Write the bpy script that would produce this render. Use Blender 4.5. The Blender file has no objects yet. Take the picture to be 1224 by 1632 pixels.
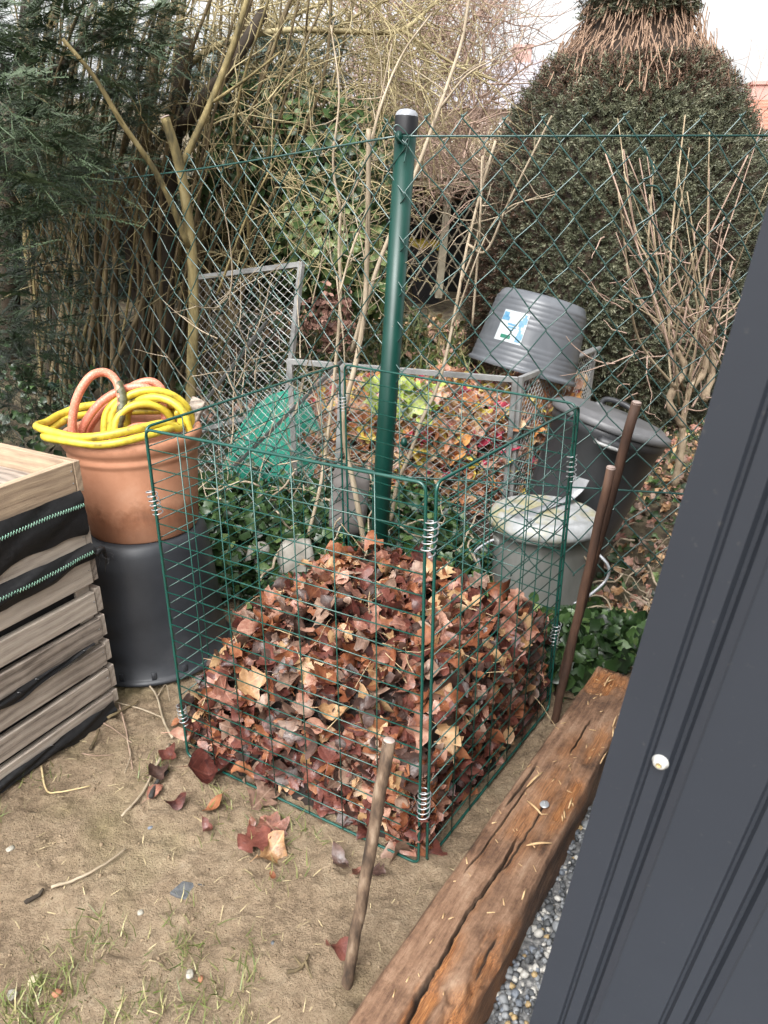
import bpy, bmesh, math
import numpy as np
from mathutils import Vector, Matrix

# ------------------------------------------------------------------ camera, light, exposure
sc = bpy.context.scene
COL = sc.collection
H_CAM, F_PX, PITCH = 1.25, 1160.0, math.radians(22.29)
cp, sp = math.cos(PITCH), math.sin(PITCH)
cam_d = bpy.data.cameras.new('camera'); cam = bpy.data.objects.new('camera', cam_d); COL.objects.link(cam)
cam_d.sensor_fit = 'VERTICAL'; cam_d.sensor_height = 36.0; cam_d.sensor_width = 27.0
cam_d.lens = F_PX / 1632 * 36; cam_d.clip_start = 0.02; cam_d.clip_end = 400
cam_d.dof.use_dof = True; cam_d.dof.focus_distance = 1.9; cam_d.dof.aperture_fstop = 14.0
cam.location = (0, 0, H_CAM); cam.rotation_euler = (math.pi / 2 - PITCH, math.radians(0.17), 0)
sc.camera = cam
sc.render.resolution_x, sc.render.resolution_y = 768, 1024

world = bpy.data.worlds.new('World'); sc.world = world; world.use_nodes = True
wn = world.node_tree; wn.nodes.clear()
SUN_EL, SUN_AZ = math.radians(52), math.radians(200)
sky = wn.nodes.new('ShaderNodeTexSky'); sky.sky_type = 'NISHITA'; sky.sun_disc = False
sky.sun_elevation = SUN_EL; sky.sun_rotation = SUN_AZ; sky.dust_density = 6; sky.air_density = 1.5
hsv = wn.nodes.new('ShaderNodeHueSaturation'); hsv.inputs['Saturation'].default_value = 0.08; hsv.inputs['Value'].default_value = 1.0
bg = wn.nodes.new('ShaderNodeBackground'); bg.inputs['Strength'].default_value = 0.15
wo = wn.nodes.new('ShaderNodeOutputWorld')
wn.links.new(sky.outputs[0], hsv.inputs['Color']); wn.links.new(hsv.outputs[0], bg.inputs[0]); wn.links.new(bg.outputs[0], wo.inputs[0])
sun_d = bpy.data.lights.new('sun', 'SUN'); sun_d.energy = 1.1; sun_d.angle = math.radians(42); sun_d.color = (1, .98, .95)
sun = bpy.data.objects.new('sun', sun_d); COL.objects.link(sun)
# sun_rotation is measured clockwise from +Y
sdir = Vector((math.sin(SUN_AZ) * math.cos(SUN_EL), math.cos(SUN_AZ) * math.cos(SUN_EL), math.sin(SUN_EL)))
sun.rotation_euler = (-sdir).to_track_quat('-Z', 'Y').to_euler(); sun.location = (0, -5, 8)
sc.view_settings.view_transform = 'Standard'; sc.view_settings.look = 'None'
sc.view_settings.exposure = 1.28; sc.view_settings.gamma = 1.0; sc.view_settings.use_curve_mapping = False
try:
    sc.cycles.max_bounces = 5; sc.cycles.diffuse_bounces = 3; sc.cycles.glossy_bounces = 2; sc.cycles.caustics_reflective = False
except Exception: pass

R = np.random.default_rng(11)
pi = math.pi
def V3(*a): return np.array(a, float)
def at(px, py, Y):
    """point of the place seen in direction (px, py) of the photograph at the distance Y along the ground"""
    a, b = (px - 612) / F_PX, (py - 816) / F_PX
    v = V3(a, cp - b * sp, -sp - b * cp)
    p = v * (Y / v[1]); return p + V3(0, 0, H_CAM)
UP = V3(.0585, -.122, .991)          # the plumb line: the plot slopes a little

# ------------------------------------------------------------------ bookkeeping
def tag(o, label=None, cat=None, group=None, kind=None):
    if label: o['label'] = label
    if cat: o['category'] = cat
    if group: o['group'] = group
    if kind: o['kind'] = kind
    return o
def link(name, me, parent=None):
    o = bpy.data.objects.new(name, me); COL.objects.link(o)
    if parent is not None:
        o.parent = parent
    return o
def empty(name, label, cat, group=None, loc=(0, 0, 0)):
    o = bpy.data.objects.new(name, None); COL.objects.link(o); o.empty_display_size = .05; o.location = loc
    return tag(o, label, cat, group)

# ------------------------------------------------------------------ materials
def mk(name):
    m = bpy.data.materials.new(name); m.use_nodes = True
    nt = m.node_tree; b = nt.nodes['Principled BSDF']
    return m, nt, b
def ramp(nt, fac, stops):
    r = nt.nodes.new('ShaderNodeValToRGB'); el = r.color_ramp.elements
    while len(el) < len(stops): el.new(.5)
    for e, (p, c) in zip(el, stops): e.position = p; e.color = (*c, 1)
    nt.links.new(fac, r.inputs[0]); return r.outputs[0]
def coords(nt, stretch=(1, 1, 1), kind='Object', rnd=False):
    tc = nt.nodes.new('ShaderNodeTexCoord'); mp = nt.nodes.new('ShaderNodeMapping')
    mp.inputs['Scale'].default_value = stretch
    nt.links.new(tc.outputs[kind], mp.inputs['Vector'])
    out = mp.outputs[0]
    if rnd:
        oi = nt.nodes.new('ShaderNodeObjectInfo'); ml = nt.nodes.new('ShaderNodeMath'); ml.operation = 'MULTIPLY'; ml.inputs[1].default_value = 37.0
        nt.links.new(oi.outputs['Random'], ml.inputs[0]); va = nt.nodes.new('ShaderNodeVectorMath'); va.operation = 'ADD'
        nt.links.new(out, va.inputs[0]); nt.links.new(ml.outputs[0], va.inputs[1]); out = va.outputs[0]
    return out
def noise(nt, vec, scale, detail=5, rough=.6):
    n = nt.nodes.new('ShaderNodeTexNoise'); n.inputs['Scale'].default_value = scale; n.inputs['Detail'].default_value = detail
    n.inputs['Roughness'].default_value = rough; nt.links.new(vec, n.inputs['Vector']); return n.outputs['Fac']
def math_(nt, op, a, b=None, clamp=False):
    n = nt.nodes.new('ShaderNodeMath'); n.operation = op; n.use_clamp = clamp
    for i, x in enumerate((a, b)):
        if x is None: continue
        if isinstance(x, (int, float)): n.inputs[i].default_value = x
        else: nt.links.new(x, n.inputs[i])
    return n.outputs[0]
def mixc(nt, fac, a, b, mode='MIX'):
    n = nt.nodes.new('ShaderNodeMix'); n.data_type = 'RGBA'; n.blend_type = mode
    for s, x in ((n.inputs[0], fac), (n.inputs[6], a), (n.inputs[7], b)):
        if isinstance(x, (int, float)): s.default_value = x
        elif isinstance(x, tuple): s.default_value = (*x, 1)
        else: nt.links.new(x, s)
    return n.outputs[2]
def bump(nt, b, h, strength, dist=.01):
    n = nt.nodes.new('ShaderNodeBump'); n.inputs['Strength'].default_value = strength; n.inputs['Distance'].default_value = dist
    nt.links.new(h, n.inputs['Height']); nt.links.new(n.outputs[0], b.inputs['Normal'])
def attr(nt, name):
    a = nt.nodes.new('ShaderNodeAttribute'); a.attribute_name = name; return a.outputs['Fac']
def M(name, stops, scale=8, detail=5, stretch=(1, 1, 1), rough=.6, rvar=.0, bmp=0., bscale=None, bdist=.005, metal=0., kind='Object', rnd=False, tint=0., spec=.5, trans=0., coat=0.):
    m, nt, b = mk(name); v = coords(nt, stretch, kind, rnd)
    f = noise(nt, v, scale, detail)
    if tint:
        t = attr(nt, 'tint'); f2 = math_(nt, 'ADD', math_(nt, 'MULTIPLY', math_(nt, 'SUBTRACT', f, .5), 1 - tint), t); f = f2
    elif rnd:
        oi = nt.nodes.new('ShaderNodeObjectInfo')
        f = math_(nt, 'ADD', f, math_(nt, 'MULTIPLY', math_(nt, 'SUBTRACT', oi.outputs['Random'], .5), .25))
    nt.links.new(ramp(nt, f, stops), b.inputs['Base Color'])
    b.inputs['Roughness'].default_value = rough; b.inputs['Metallic'].default_value = metal
    b.inputs['Specular IOR Level'].default_value = spec
    if coat: b.inputs['Coat Weight'].default_value = coat
    if rvar:
        rr = math_(nt, 'ADD', rough - rvar / 2, math_(nt, 'MULTIPLY', noise(nt, v, scale * 1.7, 4), rvar)); nt.links.new(rr, b.inputs['Roughness'])
    if bmp: bump(nt, b, noise(nt, v, bscale or scale * 2, 6, .65), bmp, bdist)
    if trans: b.inputs['Subsurface Weight'].default_value = 0
    return m
def two(a, b): return [(.3, a), (.7, b)]
def tinted(lo, mid, hi): return [(.12, lo), (.5, mid), (.88, hi)]

def leaf_mat(name, base, dark, light, rough=.42):
    m, nt, b = mk(name)
    v = coords(nt, (1, 1, 1), 'UV', True)
    uv = nt.nodes.new('ShaderNodeTexCoord'); sx = nt.nodes.new('ShaderNodeSeparateXYZ'); nt.links.new(uv.outputs['UV'], sx.inputs[0])
    au = math_(nt, 'ABSOLUTE', math_(nt, 'SUBTRACT', sx.outputs[0], .5))
    ph = math_(nt, 'SUBTRACT', math_(nt, 'MULTIPLY', sx.outputs[1], 8.5), math_(nt, 'MULTIPLY', au, 6.0))
    fr = math_(nt, 'ABSOLUTE', math_(nt, 'SUBTRACT', math_(nt, 'FRACT', ph), .5))
    side = math_(nt, 'LESS_THAN', fr, .06); mid = math_(nt, 'LESS_THAN', au, .025)
    vein = math_(nt, 'MAXIMUM', math_(nt, 'MULTIPLY', side, .45), mid)
    tn = attr(nt, 'tint'); oi = nt.nodes.new('ShaderNodeObjectInfo')
    geo = nt.nodes.new('ShaderNodeNewGeometry')
    pos = noise(nt, geo.outputs['Position'], 60, 4)
    f = math_(nt, 'ADD', math_(nt, 'MULTIPLY', pos, .75), math_(nt, 'MULTIPLY', math_(nt, 'ADD', tn, oi.outputs['Random']), .28))
    c = ramp(nt, f, [(.28, dark), (.5, base), (.78, light)])
    c2 = mixc(nt, math_(nt, 'MULTIPLY', vein, .35), c, light)
    nt.links.new(c2, b.inputs['Base Color'])
    b.inputs['Roughness'].default_value = rough
    rr = math_(nt, 'ADD', .12, math_(nt, 'MULTIPLY', noise(nt, geo.outputs['Position'], 25, 2), .55)); nt.links.new(rr, b.inputs['Roughness'])
    hgt = math_(nt, 'ADD', math_(nt, 'MULTIPLY', vein, -.6), noise(nt, geo.outputs['Position'], 130, 3)); bump(nt, b, hgt, .5, .003)
    return m

# ------------------------------------------------------------------ mesh building
class MB:
    def __init__(s): s.v = []; s.f = []; s.m = []; s.n = 0
    def add(s, v, f, mi=0):
        o = s.n; s.v.extend(map(tuple, v)); s.n += len(v)
        s.f.extend([tuple(i + o for i in q) for q in f]); s.m.extend([mi] * len(f)); return s
    def tube(s, pts, r, n=6, mi=0, cap=True):
        P = np.asarray(pts, float); k = len(P)
        rr = np.full(k, r) if np.isscalar(r) else np.asarray(r, float)
        T = np.gradient(P, axis=0); T /= (np.linalg.norm(T, axis=1)[:, None] + 1e-12)
        a = np.array([0, 0, 1.]) if abs(T[0][2]) < .9 else np.array([1., 0, 0])
        N = np.cross(T[0], a); N /= np.linalg.norm(N); vs = []
        ang = np.arange(n) * 2 * pi / n; ca, sa = np.cos(ang)[:, None], np.sin(ang)[:, None]
        for i in range(k):
            N = N - T[i] * (N @ T[i]); N /= (np.linalg.norm(N) + 1e-12); B = np.cross(T[i], N)
            vs.append(P[i] + rr[i] * (ca * N + sa * B))
        f = [(i * n + j, i * n + (j + 1) % n, (i + 1) * n + (j + 1) % n, (i + 1) * n + j) for i in range(k - 1) for j in range(n)]
        if cap and n > 3: f += [tuple(range(n - 1, -1, -1)), tuple((k - 1) * n + j for j in range(n))]
        return s.add(np.concatenate(vs), f, mi)
    def box(s, c, d, rot=None, mi=0):
        x, y, z = np.array(d) / 2.
        v = np.array([(-x, -y, -z), (x, -y, -z), (x, y, -z), (-x, y, -z), (-x, -y, z), (x, -y, z), (x, y, z), (-x, y, z)])
        if rot is not None: v = v @ np.asarray(rot).T
        return s.add(v + np.array(c), [(3, 2, 1, 0), (4, 5, 6, 7), (0, 1, 5, 4), (1, 2, 6, 5), (2, 3, 7, 6), (3, 0, 4, 7)], mi)
    def lathe(s, prof, n=40, rot=None, loc=(0, 0, 0), mi=0, a0=0, a1=2 * pi, wob=None):
        full = abs(a1 - a0 - 2 * pi) < 1e-6; m = n if full else n + 1; v = []
        for (r, z) in prof:
            for j in range(m):
                a = a0 + (a1 - a0) * j / n; q = r * (1 + (wob(a, z) if wob else 0)); v.append((q * math.cos(a), q * math.sin(a), z))
        v = np.array(v)
        if rot is not None: v = v @ np.asarray(rot).T
        f = [(i * m + j, i * m + (j + 1) % m, (i + 1) * m + (j + 1) % m, (i + 1) * m + j) for i in range(len(prof) - 1) for j in range(n)]
        return s.add(v + np.array(loc), f, mi)
    def build(s, name, mats, parent=None, smooth=True, bevel=0):
        me = bpy.data.meshes.new(name); me.from_pydata(s.v, [], s.f)
        for m in (mats if isinstance(mats, (list, tuple)) else [mats]): me.materials.append(m)
        if any(s.m): me.polygons.foreach_set('material_index', s.m)
        if bevel:
            bm = bmesh.new(); bm.from_mesh(me)
            bmesh.ops.bevel(bm, geom=list(bm.edges), offset=bevel, segments=1, affect='EDGES', profile=.5); bm.to_mesh(me); bm.free()
        if smooth: me.polygons.foreach_set('use_smooth', [True] * len(me.polygons))
        me.update(); return link(name, me, parent)
def autosmooth(o, ang=35):
    bm = bmesh.new(); bm.from_mesh(o.data); lim = math.radians(ang)
    for e in bm.edges:
        if len(e.link_faces) == 2 and e.calc_face_angle(0) > lim: e.smooth = False
    bm.to_mesh(o.data); bm.free(); return o
def spline(pts, k=8):
    P = np.asarray(pts, float); P = np.vstack([2 * P[0] - P[1], P, 2 * P[-1] - P[-2]]); out = []
    for i in range(1, len(P) - 2):
        for t in np.arange(k) / k:
            a, b, c, d = P[i - 1:i + 3]
            out.append(.5 * (2 * b + (c - a) * t + (2 * a - 5 * b + 4 * c - d) * t * t + (3 * b - a - 3 * c + d) * t ** 3))
    out.append(P[-2]); return np.array(out)
def quadmesh(name, V, Q, mats, parent=None, uv=None, tint=None, mi=None, smooth=True):
    me = bpy.data.meshes.new(name); n, m = len(V), len(Q)
    me.vertices.add(n); me.vertices.foreach_set('co', np.asarray(V, np.float32).ravel())
    me.loops.add(4 * m); me.loops.foreach_set('vertex_index', np.asarray(Q, np.int32).ravel())
    me.polygons.add(m); me.polygons.foreach_set('loop_start', np.arange(0, 4 * m, 4, dtype=np.int32))
    if mi is not None: me.polygons.foreach_set('material_index', np.asarray(mi, np.int32))
    for q in (mats if isinstance(mats, (list, tuple)) else [mats]): me.materials.append(q)
    if uv is not None:
        l = me.uv_layers.new(name='UVMap'); l.data.foreach_set('uv', np.asarray(uv, np.float32)[np.asarray(Q).ravel()].ravel())
    if tint is not None: me.attributes.new('tint', 'FLOAT', 'POINT').data.foreach_set('value', np.asarray(tint, np.float32))
    me.update(calc_edges=True); me.validate()
    if smooth: me.polygons.foreach_set('use_smooth', np.ones(len(me.polygons), bool))
    return link(name, me, parent)
def scatter(name, tpls, T, mats, parent=None, tint=None, mi=None, smooth=True):
    """many small pieces copied into one mesh; T is N x 4 x 4"""
    N = len(T); pick = R.integers(0, len(tpls), N); Vs, Qs, Us, Ts, Ms = [], [], [], [], []; off = 0
    for k, (v, q, u) in enumerate(tpls):
        I = np.where(pick == k)[0]
        if not len(I): continue
        W = np.einsum('nij,kj->nki', T[I, :3, :3], v) + T[I, None, :3, 3]
        Vs.append(W.reshape(-1, 3)); n = len(v)
        Qs.append((q[None] + (np.arange(len(I)) * n)[:, None, None] + off).reshape(-1, 4)); off += n * len(I)
        Us.append(np.tile(u, (len(I), 1)))
        if tint is not None: Ts.append(np.repeat(np.asarray(tint)[I], n))
        if mi is not None: Ms.append(np.repeat(np.asarray(mi)[I], len(q)))
    return quadmesh(name, np.concatenate(Vs), np.concatenate(Qs), mats, parent, np.concatenate(Us), np.concatenate(Ts) if Ts else None, np.concatenate(Ms) if Ms else None, smooth)
def frames(P, nrm, scale, spin=None, fwd=None):
    """transforms whose local z follows nrm; local y is the leaf direction"""
    P = np.asarray(P, float); N = len(P); z = np.asarray(nrm, float); z = z / np.linalg.norm(z, axis=1)[:, None]
    if fwd is None:
        a = np.where(np.abs(z[:, 2:3]) < .95, np.array([[0, 0, 1.]]), np.array([[1., 0, 0]])); x = np.cross(a, z)
        x /= np.linalg.norm(x, axis=1)[:, None]; y = np.cross(z, x)
        t = R.uniform(0, 2 * pi, N) if spin is None else spin
        c, s = np.cos(t)[:, None], np.sin(t)[:, None]; x, y = x * c + y * s, -x * s + y * c
    else:
        y = np.asarray(fwd, float); y = y - z * (y * z).sum(1)[:, None]; y /= (np.linalg.norm(y, axis=1)[:, None] + 1e-9); x = np.cross(y, z)
    T = np.zeros((N, 4, 4)); s = np.broadcast_to(np.asarray(scale, float).reshape(-1, 1), (N, 1))
    T[:, :3, 0] = x * s; T[:, :3, 1] = y * s; T[:, :3, 2] = z * s; T[:, :3, 3] = P; T[:, 3, 3] = 1; return T
def rdir(n): 
    d = R.normal(size=(n, 3)); return d / np.linalg.norm(d, axis=1)[:, None]
def leaf_tpl(W=.55, lobes=0., nl=3, curl=.3, fold=.2, n=7, rip=.04, twist=0., stem=.0, rag=0.):
    vs, us = [], []; a, b = R.uniform(0, 6, 2)
    for i in range(n + 1):
        t = i / n; w = W / 2 * max(math.sin(pi * min(1, t ** .8)), 0) ** .75 * (1 + lobes * math.cos(2 * pi * nl * t))
        w = max(w, .012 if 0 < i < n else .008); wr = [1 + rag * R.normal(), 1, 1 + rag * R.normal()]; zc = curl * (t - .5) ** 2 + rip * math.sin(5 * t + a)
        for u in (-1, 0, 1):
            tw = twist * (t - .5) * u * w
            vs.append((u * w * max(wr[u + 1], .15), t - .5 + lobes * .25 * abs(u) * w, zc + fold * abs(u) * w + tw + (rip * math.sin(7 * t + b + u * 2) if u else 0)))
            us.append((.5 + u * w / W, t))
    q = [(i * 3 + j, i * 3 + j + 1, i * 3 + j + 4, i * 3 + j + 3) for i in range(n) for j in (0, 1)]
    k_ = len(vs)   # the stalk
    vs += [(-.012, -.5, vs[1][2]), (.012, -.5, vs[1][2]), (.05 * math.sin(a) + .008, -.5 - stem, vs[1][2] + .06 * math.cos(b)), (.05 * math.sin(a) - .008, -.5 - stem, vs[1][2] + .06 * math.cos(b))]; us += [(.5, .02)] * 4
    if stem: q.append((k_, k_ + 1, k_ + 2, k_ + 3))
    return np.array(vs), np.array(q), np.array(us)
def quad_tpl(quads):
    v = np.array([p for q in quads for p in q], float); q = np.arange(len(v)).reshape(-1, 4); return v, q, np.tile([[.1, .1], [.9, .1], [.9, .9], [.1, .9]], (len(quads), 1)).astype(float)
def needle(p, d, side, L, w):
    p, d, side = map(np.asarray, (p, d, side)); return [p, p + d * L * .5 + side * w, p + d * L, p + d * L * .5 - side * w]
def spray_tpl(L=.17, n=19, nl=.03, w=.0023, subs=2):
    qs = []
    def stem(p0, d, L, n):
        d = d / np.linalg.norm(d); s = np.cross(d, [0, 0, 1.]); s /= np.linalg.norm(s)
        e = p0 + d * L + V3(0, 0, -.15 * L)
        qs.append([p0 - s * .0012, p0 + s * .0012, e + s * .0008, e - s * .0008])
        for i in range(n):
            t = (i + .5) / n; p = p0 + d * L * t + V3(0, 0, -.15 * L * t * t); l = nl * (1 - .5 * t) * R.uniform(.8, 1.15)
            for sg in (-1, 1):
                nd = s * sg * .85 + d * R.uniform(.4, .8) + V3(0, 0, R.uniform(.0, .35)); nd /= np.linalg.norm(nd)
                qs.append(needle(p, nd, d * .8 + V3(0, 0, .5), l, w))
    stem(V3(0, 0, 0), V3(0, 1, 0), L, n)
    for k in range(subs):
        t = R.uniform(.15, .7); sg = (-1) ** k; stem(V3(0, L * t, -.02 * t), V3(sg * R.uniform(.5, .9), 1, R.uniform(-.2, .2)), L * R.uniform(.35, .6), n // 2)
    return quad_tpl(qs)
def fbm(x, y, f=1., o=4, seed=0):
    """smooth value noise"""
    out = np.zeros(np.broadcast(x, y).shape); a = .5
    for k in range(o):
        X, Y = np.asarray(x) * f + 17.3 * k + seed, np.asarray(y) * f - 9.1 * k + seed * 1.7
        xi, yi = np.floor(X), np.floor(Y); u, v = X - xi, Y - yi; u, v = u * u * (3 - 2 * u), v * v * (3 - 2 * v)
        h = lambda i, j: (np.abs(np.sin(i * 127.1 + j * 311.7 + seed) * 43758.5453) % 1.0)
        out += a * ((h(xi, yi) * (1 - u) + h(xi + 1, yi) * u) * (1 - v) + (h(xi, yi + 1) * (1 - u) + h(xi + 1, yi + 1) * u) * v); a *= .5; f *= 2.1
    return out - .5
def wander(p, d, L, n=8, jit=.15, droop=0., up=0.):
    P = [np.array(p, float)]; d = np.array(d, float); d /= np.linalg.norm(d)
    for i in range(n):
        d = d + R.normal(size=3) * jit + V3(0, 0, up - droop); d /= np.linalg.norm(d); P.append(P[-1] + d * L / n)
    return np.array(P)
def euler(rx, ry, rz): return np.array(Matrix.Rotation(rz, 3, 'Z') @ Matrix.Rotation(ry, 3, 'Y') @ Matrix.Rotation(rx, 3, 'X'))
def axis_rot(a):
    return np.array(Vector(tuple(a)).normalized().to_track_quat('Z', 'Y').to_matrix())

# palette
m_pvc = M('green_pvc', two((.003, .032, .024), (.006, .048, .036)), 6, rough=.36, rvar=.2, spec=.4)
m_wire = M('green_wire', two((.004, .05, .039), (.009, .078, .06)), 20, rough=.26, spec=.7)
m_link = M('chain_link_wire', two((.012, .05, .043), (.035, .09, .08)), 30, rough=.25, spec=.9)
m_black = M('black_plastic', two((.012, .012, .014), (.022, .022, .025)), 8, rough=.4, bmp=.1)
m_zinc = M('zinc_steel', two((.3, .31, .32), (.46, .47, .48)), 40, rough=.4, metal=.6)
m_spring = M('spring_wire', two((.36, .37, .38), (.55, .56, .57)), 60, rough=.3, metal=.6)
m_galv = M('galvanised_steel', [(.3, (.16, .16, .155)), (.5, (.3, .3, .295)), (.75, (.44, .44, .43))], 9, rough=.45, rvar=.2, metal=.35, bmp=.15)
m_mesh = M('expanded_metal', two((.3, .3, .29), (.55, .55, .53)), 12, rough=.4, metal=.4)
m_rust = M('rusty_steel', [(.3, (.03, .016, .011)), (.55, (.075, .037, .022)), (.75, (.14, .075, .045))], 30, stretch=(1, 1, .25), rough=.75, bmp=.5, bscale=90, bdist=.002)
m_rustlight = M('rusty_steel_brown', [(.34, (.03, .019, .012)), (.46, (.085, .054, .034)), (.56, (.15, .1, .064)), (.7, (.27, .2, .14))], 55, 8, stretch=(1, 1, .3), rough=.8, bmp=.9, bscale=90, bdist=.002)
m_cut = M('cut_steel', two((.28, .2, .17), (.45, .36, .32)), 60, rough=.6)
m, nt, b = mk('anthracite_paint'); v = coords(nt); c_ = ramp(nt, noise(nt, v, 2.5, 4), [(.3, (.022, .0262, .0345)), (.7, (.026, .031, .041))])
du = math_(nt, 'MULTIPLY', math_(nt, 'SUBTRACT', noise(nt, v, 140, 3, .6), .66), 5., True); c_ = mixc(nt, math_(nt, 'MULTIPLY', du, .35), c_, (.16, .15, .13)); nt.links.new(c_, b.inputs['Base Color'])
nt.links.new(math_(nt, 'ADD', .38, math_(nt, 'MULTIPLY', noise(nt, v, 7, 5, .65), .3)), b.inputs['Roughness']); b.inputs['Specular IOR Level'].default_value = .35; bump(nt, b, noise(nt, v, 9, 2), .05, .004); m_slate = m
def wood_mat(name, st):
    m, nt, b = mk(name); v = coords(nt, (1, 1, 1), 'Object', True)
    mp = nt.nodes.new('ShaderNodeMapping'); mp.inputs['Scale'].default_value = (1.2, 1, 1); nt.links.new(v, mp.inputs[0])
    wob = noise(nt, mp.outputs[0], 2.0, 3, .5); sx = nt.nodes.new('ShaderNodeSeparateXYZ'); nt.links.new(v, sx.inputs[0])
    rg = math_(nt, 'FRACT', math_(nt, 'ADD', math_(nt, 'MULTIPLY', math_(nt, 'ADD', sx.outputs[2], sx.outputs[1]), 42.), math_(nt, 'MULTIPLY', wob, 5.)))
    rg = math_(nt, 'ABSOLUTE', math_(nt, 'SUBTRACT', rg, .5))
    m2 = nt.nodes.new('ShaderNodeMapping'); m2.inputs['Scale'].default_value = (1.5, 40, 40); nt.links.new(v, m2.inputs[0]); fb = noise(nt, m2.outputs[0], 6, 8, .75); st_ = noise(nt, v, 6, 5, .65)
    oi = nt.nodes.new('ShaderNodeObjectInfo')
    f = math_(nt, 'ADD', math_(nt, 'ADD', math_(nt, 'MULTIPLY', fb, .5), math_(nt, 'MULTIPLY', rg, .28)), math_(nt, 'ADD', math_(nt, 'MULTIPLY', st_, .42), math_(nt, 'MULTIPLY', oi.outputs['Random'], .26)))
    f = math_(nt, 'SUBTRACT', f, .15); nt.links.new(ramp(nt, f, st), b.inputs['Base Color']); b.inputs['Roughness'].default_value = .78
    bump(nt, b, math_(nt, 'ADD', fb, math_(nt, 'MULTIPLY', rg, .6)), .6, .003); return m
m_wood = wood_mat('weathered_wood', [(.3, (.11, .087, .07)), (.41, (.26, .215, .178)), (.5, (.36, .305, .255)), (.62, (.45, .385, .32)), (.8, (.55, .47, .39))])
m_woodrim = wood_mat('weathered_wood_tan', [(.3, (.11, .075, .05)), (.42, (.24, .17, .115)), (.52, (.33, .24, .165)), (.64, (.42, .31, .21)), (.8, (.54, .41, .28))])
m_fabric = M('woven_black_fabric', two((.004, .004, .005), (.012, .012, .013)), 70, rough=.62, bmp=.5, bscale=160, bdist=.002)
m_stitch = M('green_stitching', two((.25, .5, .38), (.4, .65, .5)), 40, rough=.6)
m_tub = M('charcoal_rubber', [(.3, (.02, .022, .026)), (.6, (.032, .035, .041)), (.75, (.055, .058, .064))], 7, 8, rough=.42, rvar=.3, bmp=.12, bscale=40, spec=.4)
m_tub2 = M('grey_plastic', [(.3, (.08, .087, .098)), (.7, (.13, .138, .152))], 6, rough=.35, rvar=.2, bmp=.05)
m_bin = M('dustbin_plastic', [(.3, (.025, .026, .029)), (.7, (.045, .046, .05))], 7, 6, rough=.4, rvar=.2, bmp=.06)
m_binlid = M('dustbin_lid_plastic', [(.3, (.1, .1, .104)), (.7, (.165, .165, .17))], 7, 6, rough=.42, rvar=.2, bmp=.06)
m_yel = M('yellow_hose', [(.3, (.16, .12, .035)), (.4, (.44, .33, .035)), (.5, (.56, .43, .04)), (.7, (.62, .5, .075))], 34, 7, rough=.4, bmp=.15)
m_bark = M('brown_bark', [(.3, (.04, .028, .014)), (.5, (.115, .084, .042)), (.75, (.24, .185, .1))], 18, 6, (1, 1, .3), rough=.85, bmp=.5, tint=0)
m_barkol = M('olive_bark', [(.32, (.04, .034, .016)), (.44, (.115, .09, .036)), (.56, (.2, .155, .065)), (.75, (.31, .255, .13))], 26, 8, (1, 1, .35), rough=.85, bmp=.8, bscale=60)
m_barkdk = M('dark_bark', two((.018, .013, .009), (.06, .042, .026)), 12, rough=.9, bmp=.5)
m_twig = M('pale_twig', [(.3, (.19, .145, .085)), (.5, (.34, .265, .17)), (.75, (.5, .41, .28))], 9, rough=.75)
m_twigol = M('olive_twig', [(.3, (.12, .095, .045)), (.5, (.29, .235, .12)), (.75, (.5, .43, .25))], 5, rough=.75)
m_twigpk = M('pinkish_twig', [(.3, (.2, .13, .1)), (.5, (.34, .235, .18)), (.75, (.46, .33, .26))], 5, rough=.75)
m_pale = M('pale_dead_stem', [(.3, (.2, .155, .1)), (.5, (.33, .265, .185)), (.75, (.47, .39, .29))], 20, 5, (1, 1, .3), rough=.75, bmp=.3)
m_yew = M('yew_needles', tinted((.008, .015, .006), (.028, .048, .022), (.12, .165, .095)), 6, tint=.7, rough=.4, spec=.35)
m_yewb = M('topiary_needles', [(.02, (.06, .03, .018)), (.25, (.095, .055, .035)), (.42, (.028, .03, .016)), (.65, (.075, .082, .048)), (.95, (.2, .2, .13))], 6, tint=.7, rough=.5, spec=.3)
m_ivy = M('ivy_leaf', [(.05, (.006, .014, .005)), (.45, (.024, .052, .016)), (.75, (.07, .125, .038)), (.97, (.24, .3, .12))], 12, tint=.75, rough=.33, spec=.4)
m_grass = M('grass_blade', tinted((.075, .1, .022), (.15, .18, .05), (.33, .29, .14)), 12, tint=.8, rough=.5)
LM = [leaf_mat('rust_leaf', (.19, .062, .027), (.07, .02, .011), (.34, .145, .07)),
      leaf_mat('pink_brown_leaf', (.26, .11, .074), (.09, .033, .022), (.52, .31, .225)),
      leaf_mat('tan_leaf', (.34, .19, .088), (.16, .075, .032), (.54, .36, .2)),
      leaf_mat('maroon_leaf', (.095, .027, .02), (.03, .009, .008), (.2, .07, .05)),
      leaf_mat('dark_leaf', (.055, .03, .024), (.022, .013, .012), (.12, .07, .055)),
      leaf_mat('greybrown_leaf', (.2, .12, .085), (.085, .05, .036), (.4, .28, .21))]
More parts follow.
